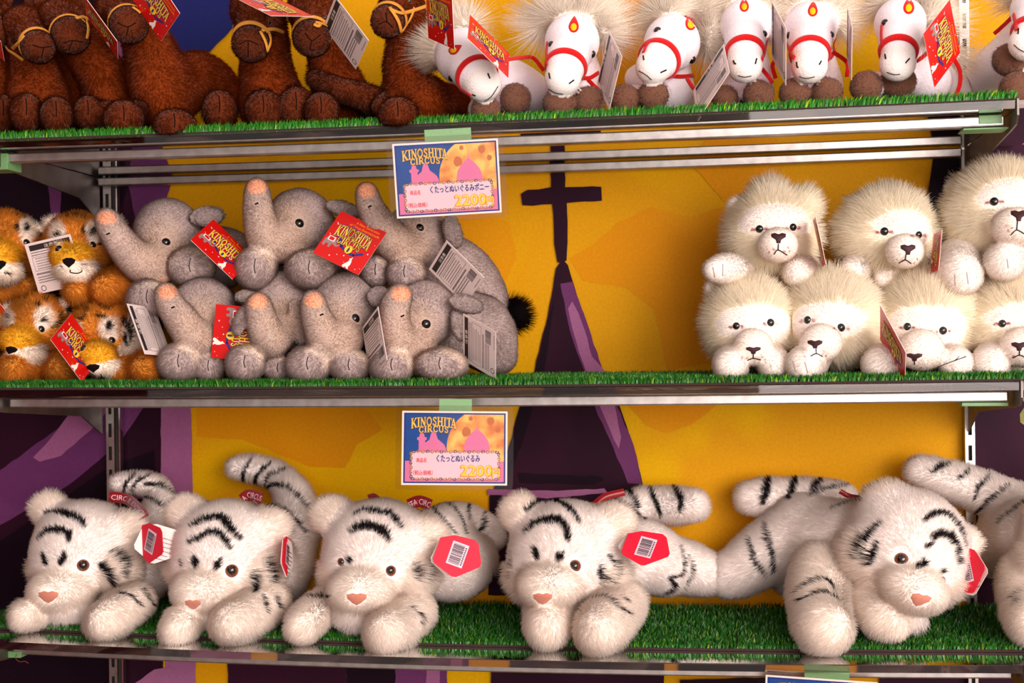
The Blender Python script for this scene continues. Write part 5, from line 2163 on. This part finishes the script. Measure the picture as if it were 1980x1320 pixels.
e7 = elephant(cA, 'lower row elephant plush at the right end, white tag on its side',
    (1045, 785, .085, 170), [(990, 950, 110, .05), (920, 940, 96, .03), (888, 850, 80, .015), (890, 750, 72, .012), (918, 690, 62, .015)],
    [(1268, 735, .045, 104, 52, 20, -16, 10), (1226, 840, .05, 44, 100, 20, 8, 10)],
    [('body', .02, [(1100, 840, 160, .13), (1330, 880, 190, .18), (1420, 1000, 100, .2)]),
     ('leg', .02, [(1420, 1010, 80, .19), (1470, 1030, 60, .19)])],
    [(878, 1065, .015, 118, 92, 0), (1135, 1060, .015, 138, 90, 0)],
    [(1055, 842, 29)], (925, 682, 56, 40), (930, 800), (985, 1015, 40))
hang_tag(e7.parent, (1253,1035),(1253,785),(1425,1135),.02,'back',1,cA)
e4 = elephant(cB, 'lower row elephant plush nearest the orange tigers, trunk raised',
    (1130, 740, .085, 170), [(1130, 890, 110, .05), (1085, 900, 96, .03), (1010, 800, 84, .015), (950, 720, 70, .012), (922, 655, 62, .015)],
    [(1370, 670, .06, 80, 46, 20, 0, 20)],
    [('body', .02, [(1180, 760, 160, .13), (1240, 820, 160, .19)])],
    [(995, 1035, .02, 116, 104, 0), (1160, 1060, .04, 86, 84, 0)],
    [], (928, 645, 56, 40), (960, 730), None)
e1 = elephant(cB, 'elephant plush at the left of the upper row, trunk raised over an orange tiger',
    (930, 310, .13, 178), [(880, 480, 118, .09), (780, 480, 100, .07), (680, 380, 82, .055), (620, 290, 72, .05), (592, 240, 60, .05)],
    [(1150, 225, .11, 108, 62, 20, 8, 15)],
    [('body', .02, [(1000, 430, 150, .16), (1180, 460, 180, .2), (1270, 440, 140, .22)])],
    [(1060, 505, .08, 128, 112, 0), (820, 680, .05, 110, 104, 0)],
    [(922, 367, 28)], (592, 232, 54, 38), (600, 322), (905, 566, 44))
hang_tag(e1.parent, (210,135),(520,430),(45,300),.05,'front',1,cH)
e2 = elephant(cA, 'upper row middle elephant plush with a red tag below its ear',
    (385, 300, .13, 172), [(300, 400, 118, .09), (210, 390, 96, .07), (172, 290, 80, .055), (160, 200, 68, .05), (156, 125, 58, .05)],
    [(618, 232, .1, 108, 48, 20, -16, 15)],
    [('body', .02, [(450, 400, 150, .16), (560, 470, 180, .2), (640, 440, 140, .22)])],
    [(150, 545, .06, 104, 112, 0), (440, 550, .06, 128, 104, 0), (790, 560, .08, 76, 86, 0)],
    [(382, 307, 29)], (154, 112, 52, 40), (155, 203), (285, 462, 44))
hang_tag(e2.parent, (605,240),(845,355),(455,465),.03,'front',1,cA)
e3 = elephant(cA, 'elephant plush at the right of the upper row, half hidden by the topmost price card',
    (1000, 370, .13, 162), [(960, 440, 110, .095), (880, 400, 92, .07), (810, 310, 78, .055), (760, 220, 64, .05), (742, 145, 56, .05)],
    [(1195, 350, .1, 56, 100, 20, 14, 20)],
    [('body', .02, [(1060, 470, 150, .16), (1230, 600, 190, .2), (1330, 760, 170, .22), (1380, 880, 120, .23)])],
    [(945, 570, .07, 100, 88, 0)],
    [(1023, 330, 26)], (744, 128, 50, 42), (757, 218), (985, 490, 44), (1468, 800, .22, 90, -10, 1))
hang_tag(e3.parent, (1068,550),(1165,400),(1265,745),.045,'back',1,cA)

# ------------------------------------------------------------------ middle shelf: orange tigers
t2 = orange_tiger(cB, 'orange tiger plush in the upper row next to the elephant trunk, facing front',
    (425, 375, .105, 172), (392, 452, .062, 104, 80), (425, 528, .062, 112, 62), [(300, 270, .125, 56), (640, 270, .13, 50)],
    [('body', .02, [(480, 500, 150, .15), (560, 560, 140, .2)]), ('paw', .006, [(480, 640, 62, .08), (420, 645, 60, .06)]), ('paw', .006, [(700, 600, 86, .1), (590, 628, 84, .07)])],
    [([(330, 312), (322, 335)], 13), ([(520, 290), (505, 325)], 12), ([(455, 300), (462, 320)], 12), ([(360, 240), (400, 225), (470, 235)], 8), ([(545, 380), (575, 360)], 9), ([(585, 270), (600, 320)], 9),
     ([(455, 490), (460, 494)], 7), ([(450, 518), (456, 520)], 7), ([(340, 500), (344, 503)], 7)],
    [(322, 320, 42, 70, 8), (512, 310, 44, 72, -8)],
    [(325, 403, 25), (515, 382, 25)], (382, 482, 38, 28, 0), [(390, 520), (392, 535), (430, 540), (455, 530)])
t1 = orange_tiger(cB, 'upper row orange tiger plush at the left photo edge, white tag on chest',
    (40, 370, .12, 180), (-20, 440, .065, 110, 84), (20, 530, .07, 100, 64), [(235, 285, .13, 40), (-150, 270, .13, 50)],
    [('body', .02, [(40, 480, 150, .15), (100, 540, 150, .2)]), ('paw', .01, [(190, 590, 74, .15), (140, 605, 74, .13)]), ('paw', .01, [(20, 620, 74, .11), (-30, 640, 70, .1)])],
    [([(150, 270), (140, 300)], 14), ([(90, 275), (92, 300)], 12), ([(205, 320), (225, 360)], 14), ([(60, 215), (130, 235)], 8), ([(180, 240), (230, 270)], 8), ([(20, 535), (60, 540)], 5)],
    [(148, 300, 52, 86, -8)],
    [(145, 370, 27)], (2, 495, 34, 26, 0))
hang_tag(t1.parent, (175,325),(465,250),(268,657),.07,'back',1,cN)
t3 = orange_tiger(cB, 'lower row orange tiger plush with a red tag beside its cheek',
    (215, 820, .085, 172), (105, 910, .03, 105, 72), (150, 985, .035, 100, 50), [(400, 712, .09, 60), (40, 740, .1, 40)],
    [('body', .02, [(260, 880, 150, .12), (320, 940, 140, .18)]), ('paw', .01, [(130, 1050, 80, .05), (70, 1080, 76, .02)]), ('paw', .01, [(260, 1070, 80, .07), (200, 1080, 70, .06)]), ('paw', .01, [(380, 1050, 80, .08), (330, 1080, 78, .055)])],
    [([(245, 790), (228, 805)], 11), ([(240, 680), (262, 695)], 10), ([(195, 705), (208, 722)], 10), ([(110, 690), (150, 680)], 8), ([(290, 840), (330, 800)], 9), ([(380, 740), (430, 735)], 26), ([(60, 770), (52, 785)], 9), ([(320, 760), (340, 800)], 9)],
    [(240, 790, 52, 74, -14), (52, 785, 36, 62, 10)],
    [(65, 835, 24), (228, 850, 26)], (60, 970, 36, 24, .3))
hang_tag(t3.parent, (480,785),(676,1070),(352,960),.02,'front',-1,cN)
t4 = orange_tiger(cB, 'orange tiger plush in the lower row next to the elephants, chin on the grass',
    (570, 850, .085, 176), (540, 990, .03, 98, 74), (585, 1065, .035, 92, 54), [(690, 690, .09, 56), (415, 755, .09, 36)],
    [('body', .02, [(640, 880, 150, .12), (700, 950, 140, .18)]), ('fringe', .01, [(730, 860, 60, .08), (740, 930, 60, .08), (680, 1010, 56, .07)]), ('paw', .01, [(720, 1070, 74, .07), (660, 1090, 64, .05)]), ('paw', .01, [(880, 1050, 84, .07), (810, 1070, 84, .03)])],
    [([(550, 728), (600, 740), (615, 745)], 9), ([(535, 772), (585, 782)], 9), ([(605, 805), (598, 850)], 13), ([(670, 800), (715, 850), (722, 915)], 11), ([(690, 870), (700, 940)], 9), ([(480, 770), (450, 800)], 9), ([(435, 870), (425, 890)], 10), ([(650, 660), (640, 700)], 26), ([(470, 750), (500, 735)], 8)],
    [(602, 855, 56, 80, 0), (428, 875, 36, 70, -8)],
    [(620, 912, 27), (462, 955, 22)], (515, 1068, 42, 24, -.1), [(560, 1100), (570, 1128)])
hang_tag(t4.parent, (975,1055),(860,722),(1150,1075),.02,'back',-1,cN)

t5 = orange_tiger(cB, 'orange tiger plush at the far left, only its red tag and flank in view',
    (-210, 780, .1, 165), (-260, 870, .05, 100, 72), (-240, 940, .055, 96, 54), [(-330, 670, .11, 50), (-100, 660, .11, 50)],
    [('body', .02, [(-150, 880, 140, .14), (-90, 930, 130, .19)]), ('paw', .01, [(-150, 1060, 74, .07), (-170, 1080, 70, .05)])],
    [([(-220, 650), (-190, 660)], 9)], [(-180, 740, 40, 70, 0)], [(-185, 800, 25)], (-265, 920, 36, 24, 0))
hang_tag(t5.parent, (-60, 640), (100, 860), (-160, 760), .075, 'front', 1, cN)

tw = thing('twig', 'thin dark twig lying against a pale lion paw on the middle shelf', 'twig', at(1810, 712, -.012))
tube('stem', spline([at(1805, 714, -.014), at(1822, 706, -.016), at(1846, 697, -.018), at(1868, 689, -.02)], 9), .0006, plain('twig_bark', srgb(60, 34, 28), .9), tw, 5)
tube('side_shoot', spline([at(1843, 698, -.018), at(1851, 693, -.02), at(1855, 688, -.02)], 5), .0004, plain('twig_shoot', srgb(70, 40, 30), .9), tw, 5)

# ------------------------------------------------------------------ middle shelf: lions
cG = Crop(1340, 290, 2.5875)
l4 = lion(cG, 'lower row pale lion plush at the left end, beside the bare yellow wall', (290, 850, .085, 225, 235), (300, 985, .02, 98, 92),
    [('body', .02, [(290, 900, 150, .13), (290, 920, 160, .2)]), ('paw', .006, [(200, 1050, 80, .05), (185, 1078, 82, .01)]), ('paw', .006, [(390, 1050, 76, .05), (405, 1078, 76, .02)])],
    [(217, 880, 21), (388, 863, 22)], (302, 1002, 38, 18), (300, 880, 160, 105), [[(302, 1020), (302, 1042)], [(272, 1052), (302, 1042), (340, 1050)]], [(100, 690, .09, 42)])
l5 = lion(cG, 'pale lion plush second from the left in the lower row, head tilted', (700, 830, .08, 240, 250), (640, 965, .015, 105, 95),
    [('body', .02, [(720, 900, 150, .13), (740, 920, 160, .2)]), ('paw', .006, [(600, 1040, 84, .05), (555, 1075, 88, .0)])],
    [(573, 850, 22), (740, 888, 24)], (610, 972, 38, 22), (680, 870, 160, 105), [[(615, 995), (617, 1018)], [(590, 1030), (617, 1018), (650, 1034)]], [(930, 730, .09, 46)], toes=[[(500, 1055), (515, 1110)], [(560, 1060), (575, 1115)]])
l6 = lion(cG, 'pale lion plush in the lower row with a red tag across its cheek', (1170, 830, .08, 228, 245), (1140, 1000, .015, 112, 104),
    [('body', .02, [(1170, 900, 150, .13), (1180, 920, 160, .2)]), ('paw', .006, [(990, 1040, 84, .06), (940, 1075, 92, .02)]), ('paw', .006, [(1280, 1050, 80, .06), (1315, 1070, 86, .02)])],
    [(1073, 883, 22), (1250, 903, 23)], (1108, 1036, 40, 20), (1165, 890, 170, 105), [[(1108, 1056), (1108, 1074)]], [(990, 690, .09, 42)])
hang_tag(l6.parent, (940,775),(1060,1010),(938,945),-.01,'front',1,cG)
l7 = lion(cG, 'pale lion plush at the right end of the lower row, cut by the photo edge', (1600, 850, .08, 240, 250), (1650, 985, .015, 108, 98),
    [('body', .02, [(1600, 900, 150, .13), (1620, 920, 160, .2)]), ('paw', .006, [(1510, 1040, 84, .06), (1485, 1072, 90, .02)]), ('paw', .006, [(1680, 1050, 70, .06), (1650, 1075, 66, .04)])],
    [(1548, 868, 22), (1730, 880, 22)], (1632, 982, 40, 22), (1640, 870, 170, 105), [[(1634, 1004), (1634, 1026)], [(1600, 1040), (1634, 1026), (1670, 1040)]], [(1385, 715, .09, 40)])
l1 = lion(cG, 'pale lion plush at the left of the upper row with a tufted mane', (395, 410, .12, 225, 215), (425, 475, .05, 100, 88),
    [('body', .02, [(400, 480, 140, .16), (420, 510, 150, .2)]), ('paw', .006, [(260, 600, 60, .1), (170, 595, 74, .07), (105, 600, 54, .05)]), ('paw', .006, [(580, 590, 60, .1), (520, 610, 72, .07)])],
    [(333, 395, 23), (500, 386, 22)], (428, 440, 38, 26), (405, 365, 158, 82), [[(428, 468), (426, 500)], [(405, 522), (426, 500), (472, 526)]], [(215, 278, .125, 44)], [(375, 230, .12, 70, 70), (560, 270, .12, 60, 60)], toes=[[(100, 585), (110, 635)], [(150, 570), (150, 630)]])
hang_tag(l1.parent, (615,335),(664,570),(600,348),.05,'front',1,cG)
l2 = lion(cG, 'pale lion plush in the middle of the upper row, head turned right', (965, 400, .12, 240, 225), (1058, 505, .045, 94, 88),
    [('body', .02, [(950, 480, 140, .16), (950, 520, 150, .2)]), ('paw', .006, [(820, 590, 70, .1), (800, 610, 66, .08)]), ('paw', .006, [(1000, 620, 60, .1), (960, 640, 56, .09)])],
    [(958, 407, 24), (1128, 425, 22)], (1076, 498, 38, 26), (1020, 400, 150, 92), [[(1066, 522), (1062, 550)], [(1030, 566), (1062, 550), (1092, 568)]], [(800, 312, .125, 46)])
hang_tag(l2.parent, (1245,400),(1228,600),(1205,420),.05,'front',1,cG)
l3 = lion(cG, 'large upper row pale lion plush with paws hanging over the lion below', (1530, 300, .11, 262, 260), (1620, 385, .04, 124, 98),
    [('body', .02, [(1500, 400, 160, .15), (1450, 480, 150, .2)]), ('paw', .008, [(1330, 520, 90, .1), (1330, 600, 100, .06), (1350, 630, 92, .05)]), ('paw', .008, [(1600, 540, 80, .08), (1560, 555, 98, .045)])],
    [(1507, 258, 25), (1715, 270, 25)], (1630, 328, 42, 28), (1580, 262, 160, 108), [[(1624, 356), (1620, 400)], [(1590, 425), (1620, 400), (1660, 420)]], [(1310, 200, .12, 50)], toes=[[(1310, 620), (1312, 680)], [(1370, 610), (1378, 670)], [(1572, 545), (1578, 590)]])

# ------------------------------------------------------------------ topmost shelf: camels
cC, cD = Crop(0, 0, 3.0), Crop(500, 0, 3.0)
k2 = camel(cC, 'camel plush second from the left photo edge, muzzle pointing down to the right',
    (140, 150, .06, 118), (222, 272, .015, 96), [('body', .02, [(150, 220, 110, .07), (200, 400, 125, .09), (220, 560, 165, .1), (230, 680, 160, .1)])],
    [(155, 655, .01, 92, 112), (328, 668, .01, 92, 106)], [(75, 240, 18)],
    [[(28, 262), (45, 290), (80, 312), (135, 350)], [(70, 285), (100, 255), (140, 205)]], [[(190, 260), (240, 275), (300, 268)], [(255, 275), (240, 335)]])
k3 = camel(cC, 'dark camel plush third from the left, leaning behind the tagged one',
    (345, 110, .075, 120), (410, 205, .03, 108), [('body', .02, [(420, 180, 120, .09), (560, 380, 130, .11), (640, 540, 150, .13), (640, 660, 150, .13)])],
    [(512, 655, .03, 82, 100), (625, 670, .045, 70, 84)], [],
    [[(440, 105), (480, 98), (512, 108)], [(500, 105), (512, 165), (505, 225)]], [[(370, 250), (420, 235), (480, 245)], [(420, 240), (400, 290)]])
hang_tag(k3.parent, (910,-15),(1235,420),(925,175),-.01,'front',1,cI)
k4 = camel(cC, 'big camel plush with a folded hind leg and red tag, fourth from the left',
    (680, 50, .06, 118), (748, 145, .01, 108), [('body', .02, [(800, 100, 120, .07), (870, 290, 138, .09), (920, 480, 170, .1), (960, 600, 160, .1)]), ('body', .02, [(1000, 520, 160, .12), (1160, 460, 150, .16), (1300, 540, 110, .18)]), ('arm', .01, [(800, 640, 60, .05), (700, 680, 80, .01)])],
    [(720, 690, -.005, 115, 108), (1015, 730, -.015, 122, 98), (1275, 640, .02, 100, 116)], [(640, 70, 16)],
    [[(770, 40), (800, 60), (815, 75)]], [[(680, 130), (740, 155), (790, 130)], [(745, 155), (735, 205)]])
hang_tag(k4.parent, (1567,-358),(1900,120),(1377,-48),-.02,'front',1,cI)
k5 = camel(cC, 'camel plush under a curved red tag lying across its forehead',
    (1490, 60, .06, 148), (1455, 255, .01, 106), [('body', .02, [(1530, 180, 130, .08), (1545, 400, 142, .1), (1570, 560, 175, .11), (1580, 660, 170, .11)])],
    [(1530, 640, .01, 110, 118), (1720, 625, .015, 104, 122)], [(1358, 130, 18), (1560, 128, 18)],
    [[(1560, 195), (1570, 240), (1552, 300)], [(1520, 175), (1590, 170), (1650, 190)], [(1510, 180), (1540, 240), (1555, 300)]], [[(1390, 255), (1440, 235), (1500, 260)], [(1440, 240), (1440, 330)]])
hang_tag(k5.parent, (540,-10),(910,155),(90,0),-.03,'front',1,cJ)
k6 = camel(cD, 'camel plush with a white tag on its cheek and one foreleg lying sideways',
    (310, 60, .065, 140), (308, 222, .015, 108), [('body', .02, [(380, 160, 110, .085), (420, 380, 120, .11), (470, 540, 150, .13), (480, 640, 150, .13)]), ('arm', .01, [(330, 460, 56, .07), (460, 520, 66, .06), (600, 560, 76, .07), (700, 620, 90, .1)])],
    [(365, 645, .005, 100, 110)], [(388, 100, 18)],
    [[(320, 140), (345, 150), (360, 140)], [(330, 128), (370, 135), (400, 150)]], [[(270, 190), (310, 235), (360, 200)], [(310, 235), (300, 285), (330, 290)]])
hang_tag(k6.parent, (1020,290),(1150,-20),(1365,730),-.01,'back',1,cJ)
k7 = camel(cD, 'camel plush with muzzle in profile, standing next to the ponies',
    (830, 10, .06, 118), (748, 125, .015, 96), [('body', .02, [(860, 120, 100, .07), (850, 300, 105, .09), (850, 450, 120, .1), (920, 600, 165, .11)]), ('leg', .015, [(980, 600, 130, .1), (1080, 620, 120, .15), (1120, 600, 100, .18)]), ('arm', .01, [(720, 560, 50, .09), (700, 620, 50, .06)])],
    [(810, 665, -.02, 116, 100)], [(875, 5, 17)],
    [[(760, 40), (810, 120), (830, 190)], [(830, 190), (880, 110), (905, 45)], [(760, 50), (830, 75), (900, 60), (975, 35)]], [[(700, 140), (740, 125), (780, 160)], [(745, 125), (740, 70)]])
hang_tag(k7.parent, (235,-155),(513,-50),(265,405),-.025,'front',1,cK)
k1 = camel(cC, 'camel plush at the left photo edge, almost out of view',
    (-60, 90, .08, 110), (-10, 180, .045, 96), [('body', .02, [(-60, 180, 100, .09), (-50, 400, 120, .11), (-40, 600, 150, .11)])],
    [(20, 660, .05, 70, 110)], [], [], [])
hang_tag(k1.parent, (-150,120),(0,235),(-130,230),.0,'front',1,cC)
k8 = camel(cC, 'camel plush in the back row behind the two leftmost camels',
    (260, -30, .15, 110), (230, 40, .11, 90), [('body', .02, [(300, 60, 110, .16), (380, 250, 130, .19), (400, 500, 150, .2), (400, 640, 150, .2)])],
    [(330, 690, .17, 80, 90)], [], [], [])

# ------------------------------------------------------------------ topmost shelf: ponies
cE, cF = Crop(980, 0, 3.96), Crop(1380, 0, 3.3)
p1 = pony(cD, 'white pony plush leaning at the left, forehead partly under a red tag',
    (1190, 330, .06, 168, 30), (1300, 478, .015, 102),
    [('body', .02, [(1300, 400, 110, .1), (1480, 480, 125, .13), (1600, 560, 120, .16)])],
    [(1318, 640, .01, 88, ), (1490, 572, .03, 92)], [(1115, 455, 17)], (1130, 290, 27, 60),
    [[(1330, 425), (1342, 455)], [(1238, 548), (1258, 556)]], [(1310, 588), (1350, 560), (1390, 500)],
    [[(1170, 515), (1230, 555)]], [[(1440, 345, .03), (1520, 335, .06), (1590, 335, .08), (1640, 390, .08), (1655, 410, .08)]],
    [(1040, 300, .07, 70, 90, 60, 20), (1160, 150, .095, 100, 70, 60, 20)])
hang_tag(p1.parent, (705,165),(1130,570),(688,415),-.025,'front',-1,cK)
p2 = pony(cE, 'white pony plush second from the left, mane parted, facing front',
    (500, 320, .06, 212, 0), (430, 590, .01, 132),
    [('body', .02, [(520, 420, 150, .11), (540, 640, 200, .13), (560, 700, 200, .16)])],
    [(400, 790, .0, 122), (635, 778, .005, 122)], [(337, 337, 22), (657, 415, 26)], (512, 205, 40, 4),
    [[(322, 558), (330, 602)], [(478, 640), (515, 612)]], [(318, 682), (370, 712), (432, 722)],
    [[(308, 320), (300, 400), (305, 500)], [(590, 598), (640, 595), (705, 555)]], [[(620, 610, .05), (700, 680, .06), (790, 690, .07)]],
    [(400, 100, .075, 130, 90, 80, 10), (620, 110, .075, 130, 100, 80, -10), (760, 240, .08, 60, 110, 60, 10), (270, 190, .085, 60, 90, 60, -10)])
hang_tag(p2.parent, (690,640),(785,245),(785,835),.005,'back',1,cE)
p3 = pony(cE, 'white pony plush turning its head left, mane falling beside one eye',
    (1265, 330, .06, 216, 15), (1120, 505, .01, 128),
    [('body', .02, [(1240, 450, 150, .11), (1230, 640, 190, .13), (1260, 740, 180, .16)]), ('body', .02, [(1000, 600, 100, .14), (1100, 600, 130, .15)])],
    [(905, 760, .005, 118), (1120, 730, .0, 120)], [(1152, 230, 26), (1420, 458, 28)], (1408, 188, 40, -20),
    [[(1044, 425), (1050, 458)], [(1178, 556), (1222, 535)]], [(1008, 542), (1060, 570), (1110, 612)],
    [[(1110, 300), (1070, 345), (1045, 400)], [(1275, 585), (1360, 585), (1440, 575)]], [[(1380, 600, .05), (1410, 650, .06), (1440, 690, .07)]],
    [(1250, 80, .075, 150, 90, 80, 10), (1490, 80, .09, 120, 100, 80, -20), (1570, 290, .08, 70, 150, 70, -8), (1140, 140, .09, 70, 70, 60, 10)])
hang_tag(p3.parent, (1210,960),(1535,478),(1265,1262),-.01,'back',1,cL)
p4 = pony(cF, 'white pony plush fourth from the left, straight face, white tag at its right',
    (205, 160, .07, 164, 0), (198, 410, .015, 108),
    [('body', .02, [(210, 300, 120, .12), (215, 500, 150, .13), (230, 600, 150, .16)])],
    [(70, 630, .03, 88), (285, 605, .01, 100)], [(325, 215, 19)], (195, 42, 30, 0),
    [[(125, 385), (132, 402), (142, 408)], [(275, 372), (266, 408)]], [(155, 482), (195, 492), (242, 485)],
    [[(345, 250), (330, 320), (310, 380)]], [[(300, 430, .05), (350, 490, .06), (375, 530, .07)]],
    [(120, 30, .085, 80, 90, 60, 10), (290, 30, .085, 80, 90, 60, -10), (360, 140, .085, 50, 110, 50, 10)])
hang_tag(p4.parent, (140,470),(140,10),(255,705),.0,'back',1,cM)
p5_ = pony(cF, 'white pony plush fifth from the left, mane over both eyes',
    (618, 180, .07, 168, 0), (612, 415, .015, 108),
    [('body', .02, [(620, 300, 125, .12), (630, 500, 170, .13), (650, 580, 170, .16)])],
    [(513, 595, .01, 98), (722, 590, .01, 100)], [(478, 225, 20), (752, 220, 19)], (632, 70, 32, 4),
    [[(528, 395), (532, 425), (540, 430)], [(688, 388), (674, 412)]], [(545, 488), (590, 500), (645, 490)],
    [[(465, 280), (490, 340), (515, 370)], [(800, 255), (770, 330), (740, 380)]], [[(760, 330, .05), (850, 400, .06), (850, 490, .07)], [(400, 380, .1), (375, 420, .1), (395, 500, .1)]],
    [(540, 30, .085, 90, 90, 60, 10), (715, 30, .085, 80, 85, 60, -10), (790, 120, .085, 42, 100, 45, 12), (450, 110, .09, 50, 90, 50, -8)])
hang_tag(p5_.parent, (765,480),(770,55),(803,660),.02,'back',1,cM)
p6 = pony(cF, 'white pony plush with a large red tag at its right cheek, before the right upright',
    (1190, 150, .06, 162, 0), (1172, 400, .01, 108),
    [('body', .02, [(1230, 300, 120, .11), (1360, 500, 150, .13), (1480, 540, 110, .16), (1570, 580, 80, .18)])],
    [(972, 552, .005, 104), (1178, 522, .02, 112)], [(1090, 145, 22)], (1245, 50, 36, 4),
    [[(1092, 345), (1098, 375)], [(1225, 402), (1250, 372)]], [(1105, 460), (1145, 475), (1190, 474)],
    [[(1070, 160), (1068, 240), (1078, 300)], [(1300, 390), (1350, 350), (1380, 320)]], [[(1530, 370, .1), (1570, 450, .1), (1570, 540, .1), (1540, 620, .1)]],
    [(1090, 10, .085, 80, 70, 60, 10), (1300, 30, .085, 110, 90, 70, -10), (1400, 130, .08, 60, 110, 60, 14), (1560, 370, .13, 22, 80, 26, 10)])
hang_tag(p6.parent, (1615,10),(1700,450),(1410,275),-.02,'front',-1,cM)
p7 = pony(cF, 'white pony plush at the right end, cut by the photo edge, hooves stacked',
    (2050, 60, .06, 150, -20), (2000, 270, .01, 108),
    [('body', .02, [(1990, 200, 120, .11), (1880, 380, 150, .13), (1760, 450, 130, .16), (1680, 530, 90, .18)])],
    [(1885, 380, .02, 106), (1935, 565, .005, 112)], [(2110, 150, 20)], None,
    [[(1944, 180), (1942, 215)]], [(1915, 285), (1950, 315), (1990, 335)],
    [[(1912, 90), (1925, 150), (1930, 190)]], [[(1930, 40, .05), (1900, 110, .06), (1830, 180, .08), (1790, 215, .09)]],
    [(1960, -40, .085, 80, 80, 60, 10)])
print('fibres', HAIRS[0])
